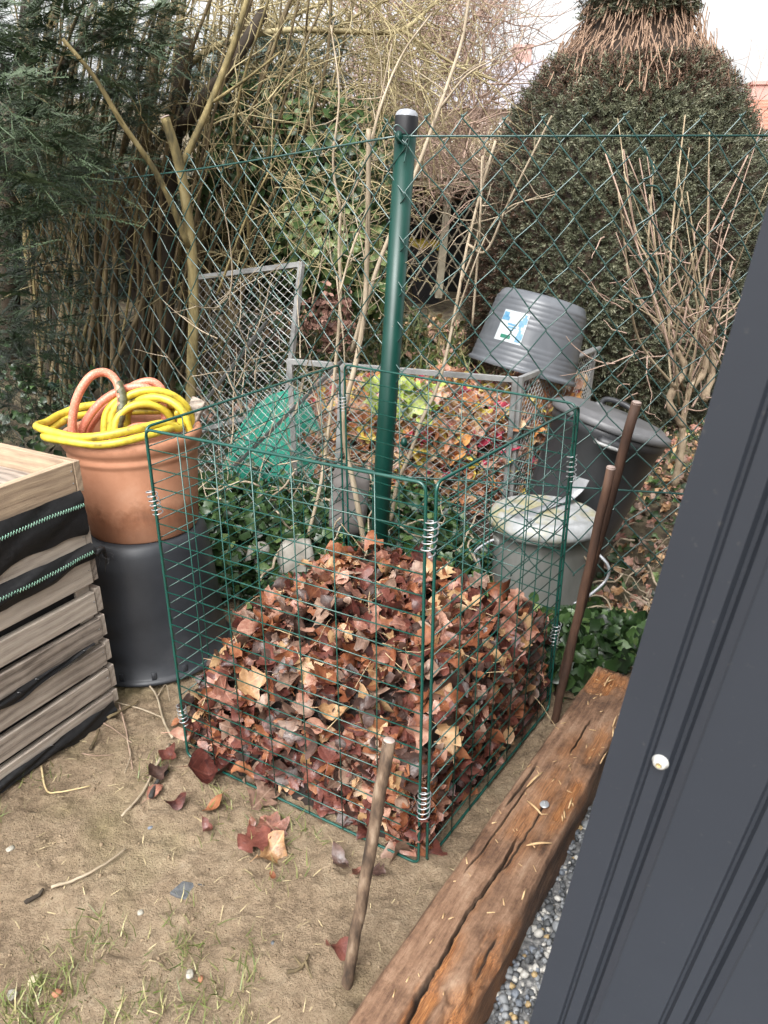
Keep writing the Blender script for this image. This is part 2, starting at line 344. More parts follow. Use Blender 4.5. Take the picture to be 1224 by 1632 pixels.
LEAF = [leaf_tpl(.5, 0, 3, .7, .35, 9, .05, .4, .25, .12), leaf_tpl(.62, .0, 3, -.9, .45, 9, .07, 1.6, .3, .14), leaf_tpl(.55, 0, 3, 1.5, -.5, 9, .06, -1.5, .2, .15),
        leaf_tpl(.95, .33, 2.5, .5, .25, 11, .07, .8, .35, .12), leaf_tpl(.85, .38, 3, -.6, .3, 11, .08, .6, .3, .12), leaf_tpl(.7, .05, 3, .9, .7, 9, .08, 2., .25, .2),
        leaf_tpl(.45, 0, 3, 1.9, .8, 9, .06, 2.4, .3, .15), leaf_tpl(.9, .36, 2.5, 1.2, -.4, 11, .09, -1.6, .3, .14), leaf_tpl(.6, .08, 4, .2, .15, 9, .05, .3, .0, .25), leaf_tpl(.8, .3, 2, -1.2, .5, 10, .1, 1., .25, .2)]
IVYT = [leaf_tpl(1.0, .3, 2.2, .3, .2, 7, .03), leaf_tpl(.85, .34, 2, -.35, .25, 7, .03), leaf_tpl(.9, .15, 2, .25, .3, 6, .03), leaf_tpl(.8, .3, 2.5, .5, -.25, 7, .04)]

# ================================================================== SETTING
def ground_z(x, y):
    x, y = np.asarray(x, float), np.asarray(y, float)
    near = fbm(x, y, 2.2, 3, 1) * .035 + fbm(x, y, 9, 3, 2) * .022 + np.maximum(fbm(x, y, 34, 4, 3), -.12) * .03 + np.maximum(fbm(x, y, 70, 2, 8), 0) * .012
    sx_ = np.clip((x - .15) / .35, 0, 1); sx_ = sx_ * sx_ * (3 - 2 * sx_); d = np.clip((y - 2.12 - .08 * np.sin(x * 3) + .22 * sx_) / .5, 0, 1); d = d * d * (3 - 2 * d)
    far = .06 - .32 * sx_ * np.clip((5 - y) / 2, 0, 1) + .122 * np.maximum(y - 2.8, 0) - .058 * np.clip(x, -60, 60) * d + fbm(x, y, 1.3, 3, 4) * .12
    return near * (1 - d) + far * d
def gp(x, y, dz=0.): return V3(x, y, float(ground_z(x, y)) + dz)
def axis_pts(lo, hi, a, b, n, k, g):
    c = np.linspace(a, b, n); L = a - np.geomspace(.01, a - lo, k); U = b + np.geomspace(.01, hi - b, k)
    return np.concatenate([L[::-1], c, U])
xs = axis_pts(-70, 70, -1.05, .8, 340, 34, 0); ys = axis_pts(-12, 110, .66, 2.15, 280, 60, 0)
GX, GY = np.meshgrid(xs, ys); GZ = ground_z(GX, GY)
# the soil is trodden down under the sleeper and the gravel
nx, ny = len(xs), len(ys); idx = np.arange(nx * ny).reshape(ny, nx)
Q = np.stack([idx[:-1, :-1], idx[:-1, 1:], idx[1:, 1:], idx[1:, :-1]], -1).reshape(-1, 4)
m, nt, b = mk('soil'); geo = nt.nodes.new('ShaderNodeNewGeometry'); pos = geo.outputs['Position']; sx = nt.nodes.new('ShaderNodeSeparateXYZ'); nt.links.new(pos, sx.inputs[0])
n1 = noise(nt, pos, 3.2, 6, .62); n2 = noise(nt, pos, 38, 7, .7); n3 = noise(nt, pos, 2.1, 3)
n4 = noise(nt, pos, 190, 4, .7)
f = math_(nt, 'ADD', math_(nt, 'ADD', math_(nt, 'MULTIPLY', n1, .36), math_(nt, 'MULTIPLY', n2, .36)), math_(nt, 'MULTIPLY', n4, .28))
soil = ramp(nt, f, [(.36, (.075, .05, .03)), (.425, (.2, .14, .085)), (.5, (.325, .237, .15)), (.58, (.41, .313, .207)), (.69, (.5, .41, .295))])
moss = ramp(nt, n2, [(.35, (.13, .115, .04)), (.65, (.25, .215, .085))])
soil = mixc(nt, math_(nt, 'MULTIPLY', math_(nt, 'SUBTRACT', n3, .55, True), 4., True), soil, moss)
gar = ramp(nt, noise(nt, pos, 14, 6, .7), [(.35, (.05, .035, .022)), (.5, (.13, .1, .06)), (.62, (.2, .17, .1)), (.75, (.12, .15, .045))])
far = math_(nt, 'MULTIPLY', math_(nt, 'SUBTRACT', sx.outputs[1], 2.12), 6., True)
nt.links.new(mixc(nt, far, soil, gar), b.inputs['Base Color']); b.inputs['Roughness'].default_value = .85
bump(nt, b, math_(nt, 'ADD', math_(nt, 'MULTIPLY', noise(nt, pos, 60, 8, .75), .9), math_(nt, 'MULTIPLY', noise(nt, pos, 260, 3), .3)), 1., .02)
g = quadmesh('ground', np.stack([GX, GY, GZ], -1).reshape(-1, 3), Q, m); tag(g, 'bare trodden brown soil running back to the neighbouring garden', kind='structure')

# gravel strip between sleeper and shed
m_grav = M('grey_gravel', [(.3, (.06, .062, .065)), (.5, (.2, .2, .2)), (.7, (.4, .39, .37))], 90, 3, rough=.7, bmp=.8, bscale=120, bdist=.004)
ea, ed = V3(.118, .72, 0), V3(.535, .845, 0); en = V3(.845, -.535, 0)
mb = MB(); a = ea - ed * 1.3
NS = 40
vs = []; fs = []
for i in range(NS):
    for j, w in enumerate((-.03, .1, .3, .52)):
        p = a + ed * (i / (NS - 1) * 2.9) + en * w; vs.append((p[0], p[1], .022 + .006 * math.sin(i * 3 + j * 5)))
for i in range(NS - 1):
    for j in range(3): fs.append((i * 4 + j, i * 4 + j + 1, (i + 1) * 4 + j + 1, (i + 1) * 4 + j))
strip = tag(mb.add(vs, fs).build('gravel_strip', m_grav), 'narrow strip of grey gravel between the sleeper and the metal shed', kind='structure')
def pebble_tpl():
    v = np.array([(x, y, z) for z in (-1, 0, 1) for y in (-1, 0, 1) for x in (-1, 0, 1)], float)
    keep = [i for i in range(27) if i != 13]; mp = {o: k for k, o in enumerate(keep)}
    I = lambda x, y, z: mp[x + 3 * y + 9 * z]; q = []
    for i in range(2):
        for j in range(2):
            q += [(I(i, j, 2), I(i + 1, j, 2), I(i + 1, j + 1, 2), I(i, j + 1, 2)), (I(i, j, 0), I(i, j + 1, 0), I(i + 1, j + 1, 0), I(i + 1, j, 0)),
                  (I(i, 0, j), I(i + 1, 0, j), I(i + 1, 0, j + 1), I(i, 0, j + 1)), (I(i, 2, j), I(i, 2, j + 1), I(i + 1, 2, j + 1), I(i + 1, 2, j)),
                  (I(0, i, j), I(0, i, j + 1), I(0, i + 1, j + 1), I(0, i + 1, j)), (I(2, i, j), I(2, i + 1, j), I(2, i + 1, j + 1), I(2, i, j + 1))]
    v = v[keep]; v /= np.linalg.norm(v, axis=1)[:, None]; v *= 1 + R.normal(size=(26, 1)) * .09; v *= R.uniform(.6, 1.05, 3) * V3(1, 1, .75) * .5
    return v, np.array(q), v[:, :2] + .5
PEB = [pebble_tpl() for _ in range(7)]
m_pebs = [M('pebble_' + n, [(.3, tuple(np.array(c) * .7)), (.7, tuple(np.array(c) * 1.2))], 60, 4, rough=.6, rnd=False, bmp=.2) for n, c in
          (('grey', (.25, .26, .27)), ('pale', (.5, .48, .44)), ('dark', (.09, .095, .1)), ('ochre', (.42, .3, .15)), ('bluegrey', (.17, .19, .22)))]
def strip_pts(n, w0=.0, w1=.3, s0=-.55, s1=1.0):
    s, w = R.uniform(s0, s1, n), R.uniform(w0, w1, n); P = ea + ed * s[:, None] + en * w[:, None]; P[:, 2] = .027; return P
P = strip_pts(5200); S = R.uniform(.006, .017, 5200); P[:, 2] += R.uniform(0, .006, 5200)
tag(scatter('gravel', PEB, frames(P, rdir(5200) * .4 + V3(0, 0, 1), S), m_pebs, mi=R.choice(5, 5200, p=[.33, .2, .27, .08, .12])), 'small loose grey and white gravel filling the strip', kind='stuff')
P = strip_pts(90, .008, .2, -.1, .85); S = R.uniform(.018, .032, 90); P[:, 2] += .006
pm = [[None] * 5 for _ in range(7)]; k = 0
T = frames(P, rdir(90) * .3 + V3(0, 0, 1), S)
for i in range(90):
    a, c = int(R.integers(7)), int(R.choice(5, p=[.3, .28, .08, .16, .18]))
    if pm[a][c] is None:
        o = quadmesh('pebble', *PEB[a][:2], m_pebs[c], strip); pm[a][c] = o.data
    else: o = link('pebble', pm[a][c], strip)
    o.matrix_world = Matrix(T[i].tolist())

# ================================================================== RAILWAY SLEEPER
sl = empty('railway_sleeper', 'old brown timber sleeper with long cracks and orange splintered edges beside the metal shed', 'sleeper')
L0, L1 = V3(-.053, .74, 0) - V3(.56, .828, 0) * .62, V3(.578, 1.672, 0)
R0, R1 = V3(.124, .728, 0) - V3(.535, .845, 0) * .62, V3(.678, 1.6, 0)
T_S = .125; nl_, NL = 420, 100
tt = np.linspace(0, 1, nl_); lat = np.linspace(0, 1, NL); side = (-.02, .03, .07, .1); side2 = (.1, .085, .07, .055, .04, .02, -.02)
rows = []
for t in tt:
    l = L0 + (L1 - L0) * t; r = R0 + (R1 - R0) * t
    l = l - en * .004 * float(fbm(t * 14, 3., 1, 3, 71)); r = r + en * .009 * float(fbm(t * 16, 9., 1, 4, 72))
    row = [(l[0] - .003, l[1] + .002, z) for z in side]
    for q in lat:
        p = l + (r - l) * q; ed_ = min(q / .06, (1 - q) / .05, 1); row.append((p[0], p[1], T_S - .012 * (1 - ed_) ** 2))
    row += [(r[0] + .003 * math.sin(z * 60 + t * 30), r[1] - .002, z) for z in side2]
    rows.append(row)
A = np.array(rows); nr = A.shape[1]; E = np.zeros(A.shape[:2]); D = np.zeros(A.shape[:2])
sA = tt[:, None] * np.ones((1, nr)); qA = np.concatenate([np.full(4, 0), lat, np.full(7, 1.)])[None] * np.ones((nl_, 1)); top = A[..., 2] > .105
along = (A[..., 0] * .56 + A[..., 1] * .828); acr = (A[..., 0] * .828 - A[..., 1] * .56)
A[..., 2] += top * (.0022 * fbm(along * 5, acr * 9, 1, 3, 5) + .0018 * fbm(along * 9, acr * 130, 1, 3, 6) + .0018 * fbm(along * 60, acr * 80, 1, 3, 7))
def onz(px, py, z=.12):
    v = at(px, py, 1.) - V3(0, 0, H_CAM); return V3(0, 0, H_CAM) + v * ((z - H_CAM) / v[2])
def seg_d(P_):
    d = np.full(A.shape[:2], 9.); side_ = np.zeros(A.shape[:2]); u = np.zeros(A.shape[:2])
    for k in range(len(P_) - 1):
        a, b_ = P_[k][:2], P_[k + 1][:2]; e = b_ - a; L = np.hypot(*e); e = e / L; rx, ry = A[..., 0] - a[0], A[..., 1] - a[1]; t = np.clip(rx * e[0] + ry * e[1], 0, L); dx, dy = rx - t * e[0], ry - t * e[1]; dd = np.hypot(dx, dy); m_ = dd < d
        d = np.where(m_, dd, d); side_ = np.where(m_, np.sign(rx * e[1] - ry * e[0]), side_); u = np.where(m_, (k + t / L) / (len(P_) - 1), u)
    return d, side_, u
def crack(pts, w, dp, exw=0., exa=0.):
    P_ = [onz(*p) for p in pts]; P_ = spline(P_, 5); P_[:, :2] += (R.normal(size=(len(P_), 2)) * .0012); d, sd_, u = seg_d(P_); fade = np.clip(np.minimum(u, 1 - u) / .15, 0, 1); ww = w * (.4 + .6 * fade)
    k = np.clip(1.25 - d / ww, 0, 1) * fade; A[..., 2] -= dp * k * top; D[...] = np.maximum(D, np.clip(1.6 - d / ww, 0, 1) * fade)
    if exw: E[...] = np.maximum(E, exa * fade * np.clip(1.4 - d / exw, 0, 1) * (sd_ > 0) * np.clip(.8 + fbm(along * 40, acr * 120, 1, 3, 15), 0, 1))
crack([(735, 1398), (775, 1345), (812, 1295), (850, 1240)], .0013, .014, .010, .25)
crack([(706, 1520), (735, 1468), (770, 1420), (800, 1375), (825, 1330)], .0026, .026, .010, .4)
crack([(640, 1632), (668, 1580), (690, 1548), (712, 1512), (730, 1478)], .0024, .018, .02, 1.)
crack([(600, 1760), (640, 1640), (662, 1590), (690, 1545)], .003, .022, .02, .9)
crack([(905, 1205), (925, 1170), (940, 1150)], .0016, .012); crack([(800, 1290), (830, 1255), (855, 1215)], .0022, .010)
crack([(755, 1560), (772, 1520), (790, 1490)], .0016, .006); crack([(790, 1400), (820, 1360), (850, 1310), (875, 1270)], .0016, .008, .02, .45)
# torn places with bright orange wood, and dark weathered edges
def blob(px, py, rl, ra, amt, dz=0., sd=0):
    c = onz(px, py); dl = (A[..., 0] - c[0]) * .545 + (A[..., 1] - c[1]) * .838; da = (A[..., 0] - c[0]) * .838 - (A[..., 1] - c[1]) * .545
    k = np.clip(1.5 - np.hypot(dl / rl, da / ra) + 1.6 * fbm(along * 26, acr * 60, 1, 4, 80 + sd), 0, 1); E[...] = np.maximum(E, amt * k); A[..., 2] -= dz * k * top * (.6 + .8 * (fbm(along * 14, acr * 110, 1, 3, 90 + sd) + .5))
blob(745, 1600, .11, .022, 1., .016, 1); blob(768, 1545, .04, .012, .9, .012, 2); blob(700, 1700, .12, .03, 1., .02, 3); blob(905, 1275, .10, .016, .75, .008, 4); blob(865, 1275, .09, .022, .5, .003, 5); blob(950, 1190, .06, .02, .6, .006, 6)
blob(960, 1085, .05, .05, .85, .014, 7); blob(835, 1310, .06, .02, .55, .003, 8); blob(905, 1200, .07, .02, .4, .002, 9); blob(665, 1610, .06, .014, 1., .012, 10)
ee = np.clip((qA - .9) / .1, 0, 1) * np.clip(.35 + 1.8 * fbm(along * 20, acr * 30, 1, 3, 33), 0, 1); A[..., 2] -= .009 * ee * top; E[...] = np.maximum(E, ee * np.clip(.3 + 2 * fbm(along * 9, acr * 5, 1, 3, 35), 0, .9))
A[-8:, :, 2] -= (np.linspace(0, 1, 8)[:, None] ** 2) * .03 * (fbm(acr[-8:] * 60, along[-8:] * 2, 1, 3, 36) + .6) * top[-8:]
tar = np.clip((qA - .86) / .1, 0, 1) * np.clip(3 * fbm(along * 8, acr * 6, 1, 3, 37) - .1, 0, 1); D[...] = np.maximum(D, tar * .8); E = np.clip(E * 1.15, 0, 1) * (1 - .8 * np.clip(D, 0, 1))
D[...] = np.maximum(D, np.clip((.05 - qA) / .05, 0, 1) * .35 * top)
V = A.reshape(-1, 3); idx = np.arange(len(V)).reshape(nl_, nr)
Q = np.stack([idx[:-1, :-1], idx[:-1, 1:], idx[1:, 1:], idx[1:, :-1]], -1).reshape(-1, 4)
ec = np.array([[i, i + 1, nr - 2 - i, nr - 1 - i] for i in range(nr // 2 - 1)]) + (nl_ - 1) * nr; Q = np.concatenate([Q, ec])
m, nt, b = mk('sleeper_wood'); v = coords(nt, (1, 1, 1)); mp = nt.nodes.new('ShaderNodeMapping'); mp.vector_type = 'TEXTURE'
mp.inputs['Rotation'].default_value = (0, 0, math.radians(57)); nt.links.new(v, mp.inputs['Vector']); mp2 = nt.nodes.new('ShaderNodeMapping'); mp2.inputs['Scale'].default_value = (1, 9, 9); nt.links.new(mp.outputs[0], mp2.inputs['Vector'])
gr = noise(nt, mp2.outputs[0], 9, 9, .72); bl = noise(nt, v, 11, 6, .62); sp_ = noise(nt, v, 120, 4, .7)
f = math_(nt, 'ADD', math_(nt, 'ADD', math_(nt, 'MULTIPLY', gr, .42), math_(nt, 'MULTIPLY', bl, .42)), math_(nt, 'MULTIPLY', sp_, .16))
dk = ramp(nt, f, [(.37, (.035, .02, .014)), (.44, (.125, .066, .038)), (.51, (.24, .135, .08)), (.58, (.33, .205, .13)), (.67, (.46, .33, .23))])
mp3 = nt.nodes.new('ShaderNodeMapping'); mp3.inputs['Scale'].default_value = (1, 22, 22); nt.links.new(mp.outputs[0], mp3.inputs['Vector']); fibre = noise(nt, mp3.outputs[0], 22, 8, .75)
og = ramp(nt, fibre, [(.34, (.05, .02, .01)), (.46, (.24, .09, .028)), (.57, (.42, .18, .06)), (.72, (.6, .38, .19))])
e = math_(nt, 'MULTIPLY', attr(nt, 'tint'), math_(nt, 'ADD', .3, math_(nt, 'MULTIPLY', gr, 1.4)), True)
c_ = mixc(nt, e, dk, og); c_ = mixc(nt, math_(nt, 'MULTIPLY', attr(nt, 'tar'), .85, True), c_, (.012, .009, .007)); nt.links.new(c_, b.inputs['Base Color'])
nt.links.new(math_(nt, 'ADD', .38, math_(nt, 'MULTIPLY', bl, .45)), b.inputs['Roughness'])
bump(nt, b, math_(nt, 'ADD', math_(nt, 'ADD', gr, math_(nt, 'MULTIPLY', fibre, .8)), math_(nt, 'MULTIPLY', sp_, .5)), .9, .006)
o = quadmesh('beam', V, Q, m, sl, tint=E.ravel()); o.data.attributes.new('tar', 'FLOAT', 'POINT').data.foreach_set('value', D.ravel().astype(np.float32)); autosmooth(o, 50)
# splinters still attached to the torn edge
mb = MB(); m_split = M('fresh_splinter', [(.3, (.35, .2, .09)), (.7, (.66, .47, .26))], 40, rough=.7)
def on_sleeper(s, q, dz=0.): 
    i = min(int(s * (nl_ - 1)), nl_ - 1); j = 4 + int(q * (NL - 1)); return A[i, j] + V3(0, 0, dz)
for k in range(34):
    s = R.choice([R.uniform(.12, .36), R.uniform(.5, .98)]); p = on_sleeper(s, R.uniform(.9, .995) if s < .9 else R.uniform(.2, .9), .002)
    d = ed + R.normal(size=3) * .25; L = R.uniform(.015, .05); mb.tube([p, p + d * L * .5 + V3(0, 0, .004), p + d * L + V3(0, 0, R.uniform(0, .012))], [.0016, .0022, .0006], 4)
tag(mb.build('splinters', m_split, sl), kind='stuff')
mb = MB(); p0 = on_sleeper(.24, .60, .006); 
for k in range(3):
    p = on_sleeper(.205 + k * .008, .62 + k * .02, .004); mb.tube(spline([p, p + ed * .05 + V3(-.004, 0, .014), p + ed * .11 + V3(-.008, 0, .012)], 5), np.linspace(.004, .0012, 11), 5)
mb.build('raised_splinter', M('grey_splinter', two((.3, .22, .15), (.52, .42, .3)), 30, rough=.8), sl)
mb = MB()
for k in range(64):
    s, q = R.uniform(.2, .99), R.uniform(.06, .95); p = on_sleeper(s, q, .0025); d = ed * R.normal() + en * R.normal() * .7; d /= np.linalg.norm(d); L = R.uniform(.003, .016)
    mb.tube([p - d * L / 2, p + d * L / 2], R.uniform(.0008, .0016), 4)
tag(mb.build('wood_chips', m_split), 'pale wood chips and sawdust scattered over the sleeper', kind='stuff')
# a galvanised nail and bits lying on the beam
p = on_sleeper(.665, .60); t = empty('clout_nail', 'round grey galvanised nail head on top of the sleeper', 'nail')
MB().lathe([(0, .0016), (.006, .0016), (.0092, .001), (.0098, .0003), (.0095, -.0005), (0, -.0005)], 20, loc=p + V3(0, 0, .006), rot=euler(.1, -.12, 0)).build('nail_head', m_zinc, t)
MB().tube([p + V3(0, 0, .013), p + V3(.001, 0, -.012)], .0017, 8).build('nail_shank', m_zinc, t)
for (s, q, L, ang, lab) in ((.70, .28, .06, .2, 'straight pale splinter lying across the left edge of the sleeper'), (.655, .50, .045, -1.1, 'thin bent pale splinter just left of the nail on the sleeper'), (.60, .80, .05, .9, 'forked orange wood chip on the sleeper below the nail')):
    p = on_sleeper(s, q, .006); d = ed * math.cos(ang) + en * math.sin(ang)
    tag(MB().tube(spline([p - d * L / 2, p + V3(0, 0, .003), p + d * L / 2], 4), [.001, .002, .0024, .0026, .0026, .0024, .002, .0016, .001], 5).build('wood_splinter', m_split), lab, 'splinter')

# ================================================================== METAL SHED (right foreground)
shed = empty('metal_shed', 'dark slate grey ribbed metal shed at the right with one white screw', 'shed')
ang = math.radians(-35); g_dn = -UP; A0 = at(840, 1632, .56)
d = V3(math.cos(ang), math.sin(ang), 0); d -= UP * (d @ UP); d /= np.linalg.norm(d); nn = np.cross(UP, d)   # nn points away from the viewer
nn = nn if nn[1] > 0 else -nn
A0 = A0 - UP * (A0[2] + .02) / UP[2]
def ribbed(P, d, out, width, height, first=.0285, period=.087):
    pr = [(0, 0)]; s = first
    while s < width - .04:
        pr += [(s, 0), (s + .0022, .0035), (s + .0045, .0035), (s + .007, -.001), (s + .0185, -.001), (s + .0215, .006), (s + .0245, .006), (s + .0275, .0), (s + .034, -.0018), (s + .036, 0)]; s += period
    pr.append((width, 0)); mb = MB(); v, f = [], []
    for z in (0, height):
        for (a, o) in pr: v.append(P + d * a + out * o + UP * z)
    k = len(pr); f = [(i, i + 1, k + i + 1, k + i) for i in range(k - 1)]
    return mb.add(v, f)
ribbed(A0, d, nn, 1.3, 2.3).build('wall_sheet', m_slate, shed, smooth=False)
ribbed(A0 + nn * .012, nn, d, 2.0, 2.3, .06, .15).build('side_sheet', m_slate, shed, smooth=False)
mb = MB(); c0 = A0 - d * .0
mb.add([c0 + nn * .0004, c0 + nn * .012, c0 + nn * .012 + UP * 2.3, c0 + nn * .0004 + UP * 2.3], [(0, 1, 2, 3)]); mb.build('corner_fold', m_slate, shed, smooth=False)
mb = MB(); rc = A0 + d * .62 + nn * .99 + UP * 2.33; RT = np.stack([d, nn, UP], 1)
mb.box(rc, (1.45, 2.15, .05), RT).build('roof', m_slate, shed, smooth=False)
v = at(1051, 1213, 1.) - V3(0, 0, H_CAM); tq = ((A0 - V3(0, 0, H_CAM)) @ nn) / (v @ nn); ps = V3(0, 0, H_CAM) + v * tq - nn * .001
m_ws = M('white_screw', two((.36, .36, .34), (.5, .5, .48)), 90, rough=.4); RS = axis_rot(-nn)
sc_o = MB().lathe([(.0066, 0), (.0069, .0012), (.0056, .0022), (.0052, .0045), (.0042, .0056), (.0024, .006)], 24, RS, ps).build('screw', m_ws, shed)
MB().lathe([(.0024, .0061), (.0022, .005), (0, .0048)], 6, RS, ps).build('screw_recess', M('brass_recess', two((.3, .22, .09), (.42, .33, .15)), 40, rough=.4), sc_o)

# ================================================================== WIRE COMPOST BIN
F, Lc, Rc, Bc = V3(.078, 1.112, 0), V3(-.502, 1.452, 0), V3(.452, 1.642, 0), V3(-.126, 2.14, 0); HB = .842
bin_ = empty('wire_compost_bin', 'square green wire mesh compost bin holding brown leaves, in the centre', 'compost bin')
def bin_panel(a, b, ins=.012, z0=.004):
    u = (b - a); W = np.linalg.norm(u); u = u / W; P0 = a + u * ins; W -= 2 * ins; fr = MB(); r = .016
    z0 = z0; z1 = HB
    def Pt(s, z): return P0 + u * s + V3(0, 0, z)
    cor = lambda cx, cz, a0: [Pt(cx + r * math.cos(q), cz + r * math.sin(q)) for q in np.linspace(a0, a0 + pi / 2, 6)]
    loop = cor(W - r, z1 - r, 0) + cor(r, z1 - r, pi / 2) + cor(r, z0 + r, pi) + cor(W - r, z0 + r, 1.5 * pi); loop.append(loop[0])
    fr.tube(loop, .0031, 8, cap=False)
    wr = MB(); nrm = np.cross(u, [0, 0, 1.])
    for i in range(1, 20):
        z = z0 + (z1 - z0) * i / 20; bow = .006 * R.normal(); wr.tube([Pt(0, z), Pt(W * R.uniform(.35, .65), z + bow * .5) + nrm * bow, Pt(W, z)], .00145, 5)
    for j in range(1, 7):
        s = W * j / 7 + R.normal() * .003; wr.tube([Pt(s, z0) + nrm * .003, Pt(s + R.normal() * .001, z1 * .5) + nrm * .003, Pt(s, z1) + nrm * .003], .0014, 5)
    p = wr.build('wire_panel', m_wire, bin_); fr.build('frame', m_wire, p)
bin_panel(Lc, F); bin_panel(F, Rc); bin_panel(Lc, Bc); bin_panel(Bc, Rc)
def spiral(c, r=.011, n=5.5, L=.062):
    n = R.uniform(4.6, 5.7); L *= R.uniform(.85, 1.1); ph = R.uniform(0, 6); tx, ty = R.normal(size=2) * .06; t = np.linspace(0, 1, 90); P = np.stack([c[0] + r * np.cos(t * n * 2 * pi + ph) + tx * (t - .5) * L * 3, c[1] + r * np.sin(t * n * 2 * pi + ph) + ty * (t - .5) * L * 3, c[2] - L / 2 + L * t], -1)
    MB().tube(P, .00125, 6).build('spiral_connector', m_spring, bin_)
_n = lambda a: a / np.linalg.norm(a)
INS = {id(F): .006 * (_n(Lc - F) + _n(Rc - F)), id(Lc): .006 * (_n(F - Lc) + _n(Bc - Lc)), id(Rc): .006 * (_n(F - Rc) + _n(Bc - Rc)), id(Bc): .006 * (_n(Lc - Bc) + _n(Rc - Bc))}
for c, z in ((F, .745), (F, .166), (Lc, .677), (Lc, .123), (Rc, .69), (Rc, .232), (Bc, .725), (Bc, .165)): spiral(c + INS[id(c)] + V3(0, 0, z), .0125 if c is F else .011)

# ---- leaf pile
def pile_z(x, y):
    x, y = np.asarray(x), np.asarray(y); r = np.hypot((x - .02) * .95, y - 1.66); h = .322 - .165 * (r / .5) ** 3.0
    h = np.maximum(h, .125 - .5 * np.maximum(r - .45, 0)) + fbm(x, y, 9, 2, 21) * .05
    return h
c1, c2, c3, c4 = F, Rc, Bc, Lc
def inq(P, gr=0.):
    C = np.array([F, Rc, Bc, Lc])[:, :2]; m_ = np.ones(len(P), bool)
    for i in range(4):
        a, b_ = C[i], C[(i + 1) % 4]; e = b_ - a; n = V3(-e[1], e[0], 0)[:2] / np.linalg.norm(e); m_ &= ((P[:, :2] - a) @ n) > -gr
    return m_
pile = empty('leaf_pile', 'heap of wet brown autumn leaves filling the wire compost bin', 'leaf pile')
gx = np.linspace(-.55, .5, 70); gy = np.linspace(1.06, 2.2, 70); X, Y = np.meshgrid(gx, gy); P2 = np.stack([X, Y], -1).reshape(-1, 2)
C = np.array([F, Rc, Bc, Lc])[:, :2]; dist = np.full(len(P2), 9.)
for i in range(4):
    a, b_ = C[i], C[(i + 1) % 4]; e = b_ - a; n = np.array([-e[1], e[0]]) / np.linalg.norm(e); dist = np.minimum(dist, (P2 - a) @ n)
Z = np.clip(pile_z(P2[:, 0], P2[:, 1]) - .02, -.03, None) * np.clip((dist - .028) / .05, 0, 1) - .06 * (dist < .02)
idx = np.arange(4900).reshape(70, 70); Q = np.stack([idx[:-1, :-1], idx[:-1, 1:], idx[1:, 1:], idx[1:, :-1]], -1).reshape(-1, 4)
quadmesh('packed_core', np.column_stack([P2, Z]), Q, M('shaded_leaf_core', two((.008, .005, .004), (.035, .018, .012)), 30, rough=.8, bmp=.8, bscale=60), pile)  # near-black core paints the shadow seen in gaps between the leaves
def pile_leaves(n, lift, top_only=False):
    out = []
    while len(out) < n:
        p = np.array([R.uniform(-.52, .47), R.uniform(1.09, 2.15)])
        if not inq(p[None], .012)[0]: continue
        d_ = 9.
        for i in range(4):
            a, b_ = C[i], C[(i + 1) % 4]; e = b_ - a; nrm = np.array([-e[1], e[0]]) / np.linalg.norm(e); d_ = min(d_, (p - a) @ nrm)
        zt = float(pile_z(*p))
        z = zt * min(1, max(d_ + .012, 0) / .03) if d_ < .03 else zt
        if d_ < .022: continue
        if d_ < .06 and R.random() < .5: z = R.uniform(.01, max(zt, .1))
        out.append((p[0], p[1], max(z, .012) + R.uniform(-.01, lift)))
    return np.array(out)
def pile_n(P):
    e = .01; gx_ = (pile_z(P[:, 0] + e, P[:, 1]) - pile_z(P[:, 0] - e, P[:, 1])) / (2 * e); gy_ = (pile_z(P[:, 0], P[:, 1] + e) - pile_z(P[:, 0], P[:, 1] - e)) / (2 * e)
    n = np.column_stack([-gx_, -gy_, np.ones(len(P))]); n /= np.linalg.norm(n, axis=1)[:, None]
    C3 = V3(-.02, 1.6, .1); side = P - C3; side[:, 2] = 0; side /= np.linalg.norm(side, axis=1)[:, None] + 1e-6
    low = np.clip((.16 - P[:, 2]) / .12, 0, 1)[:, None]; return n * (1 - low) + side * low + rdir(len(P)) * 1.0
def faces_wire(n):  # leaves pressed against the two near panels
    t = R.uniform(0, 1, n); w = R.random(n) < .55; a = np.where(w[:, None], Lc[None], F[None]); b_ = np.where(w[:, None], F[None], Rc[None]); P = a + (b_ - a) * t[:, None]
    nr = np.where(w[:, None], V3(-.5, -.85, .25)[None], V3(.82, -.55, .25)[None]); P = P - nr * V3(1, 1, 0) * R.uniform(.022, .055, n)[:, None]
    h = np.clip(pile_z(P[:, 0], P[:, 1]), .08, .4); P[:, 2] = R.uniform(.0, 1, n) ** 1.15 * h + .008; return P, nr + rdir(n) * .55
P = pile_leaves(860, .03); Nn = pile_n(P); Pf, Nf = faces_wire(520); P = np.vstack([P, Pf]); Nn = np.vstack([Nn, Nf]); n = len(P)
wt = [.24, .15, .08, .23, .22, .08]
low = P[:, 2] < .12
mi = R.choice(6, n, p=wt); mi[low & (R.random(n) < .5)] = 3
tag(scatter('leaf_mass', LEAF, frames(P, Nn, R.uniform(.03, .08, n)), LM, pile, tint=R.uniform(0, 1, n), mi=mi), kind='stuff')
leaf_me = {}
def leaf_obj(name, parent, T, mi_, k):
    if (k, mi_) not in leaf_me:
        v, q, u = LEAF[k]; o = quadmesh(name, v, q, LM[mi_], parent, uv=u); leaf_me[(k, mi_)] = o.data
    else: o = link(name, leaf_me[(k, mi_)], parent)
    o.matrix_world = Matrix(T.tolist()); return o
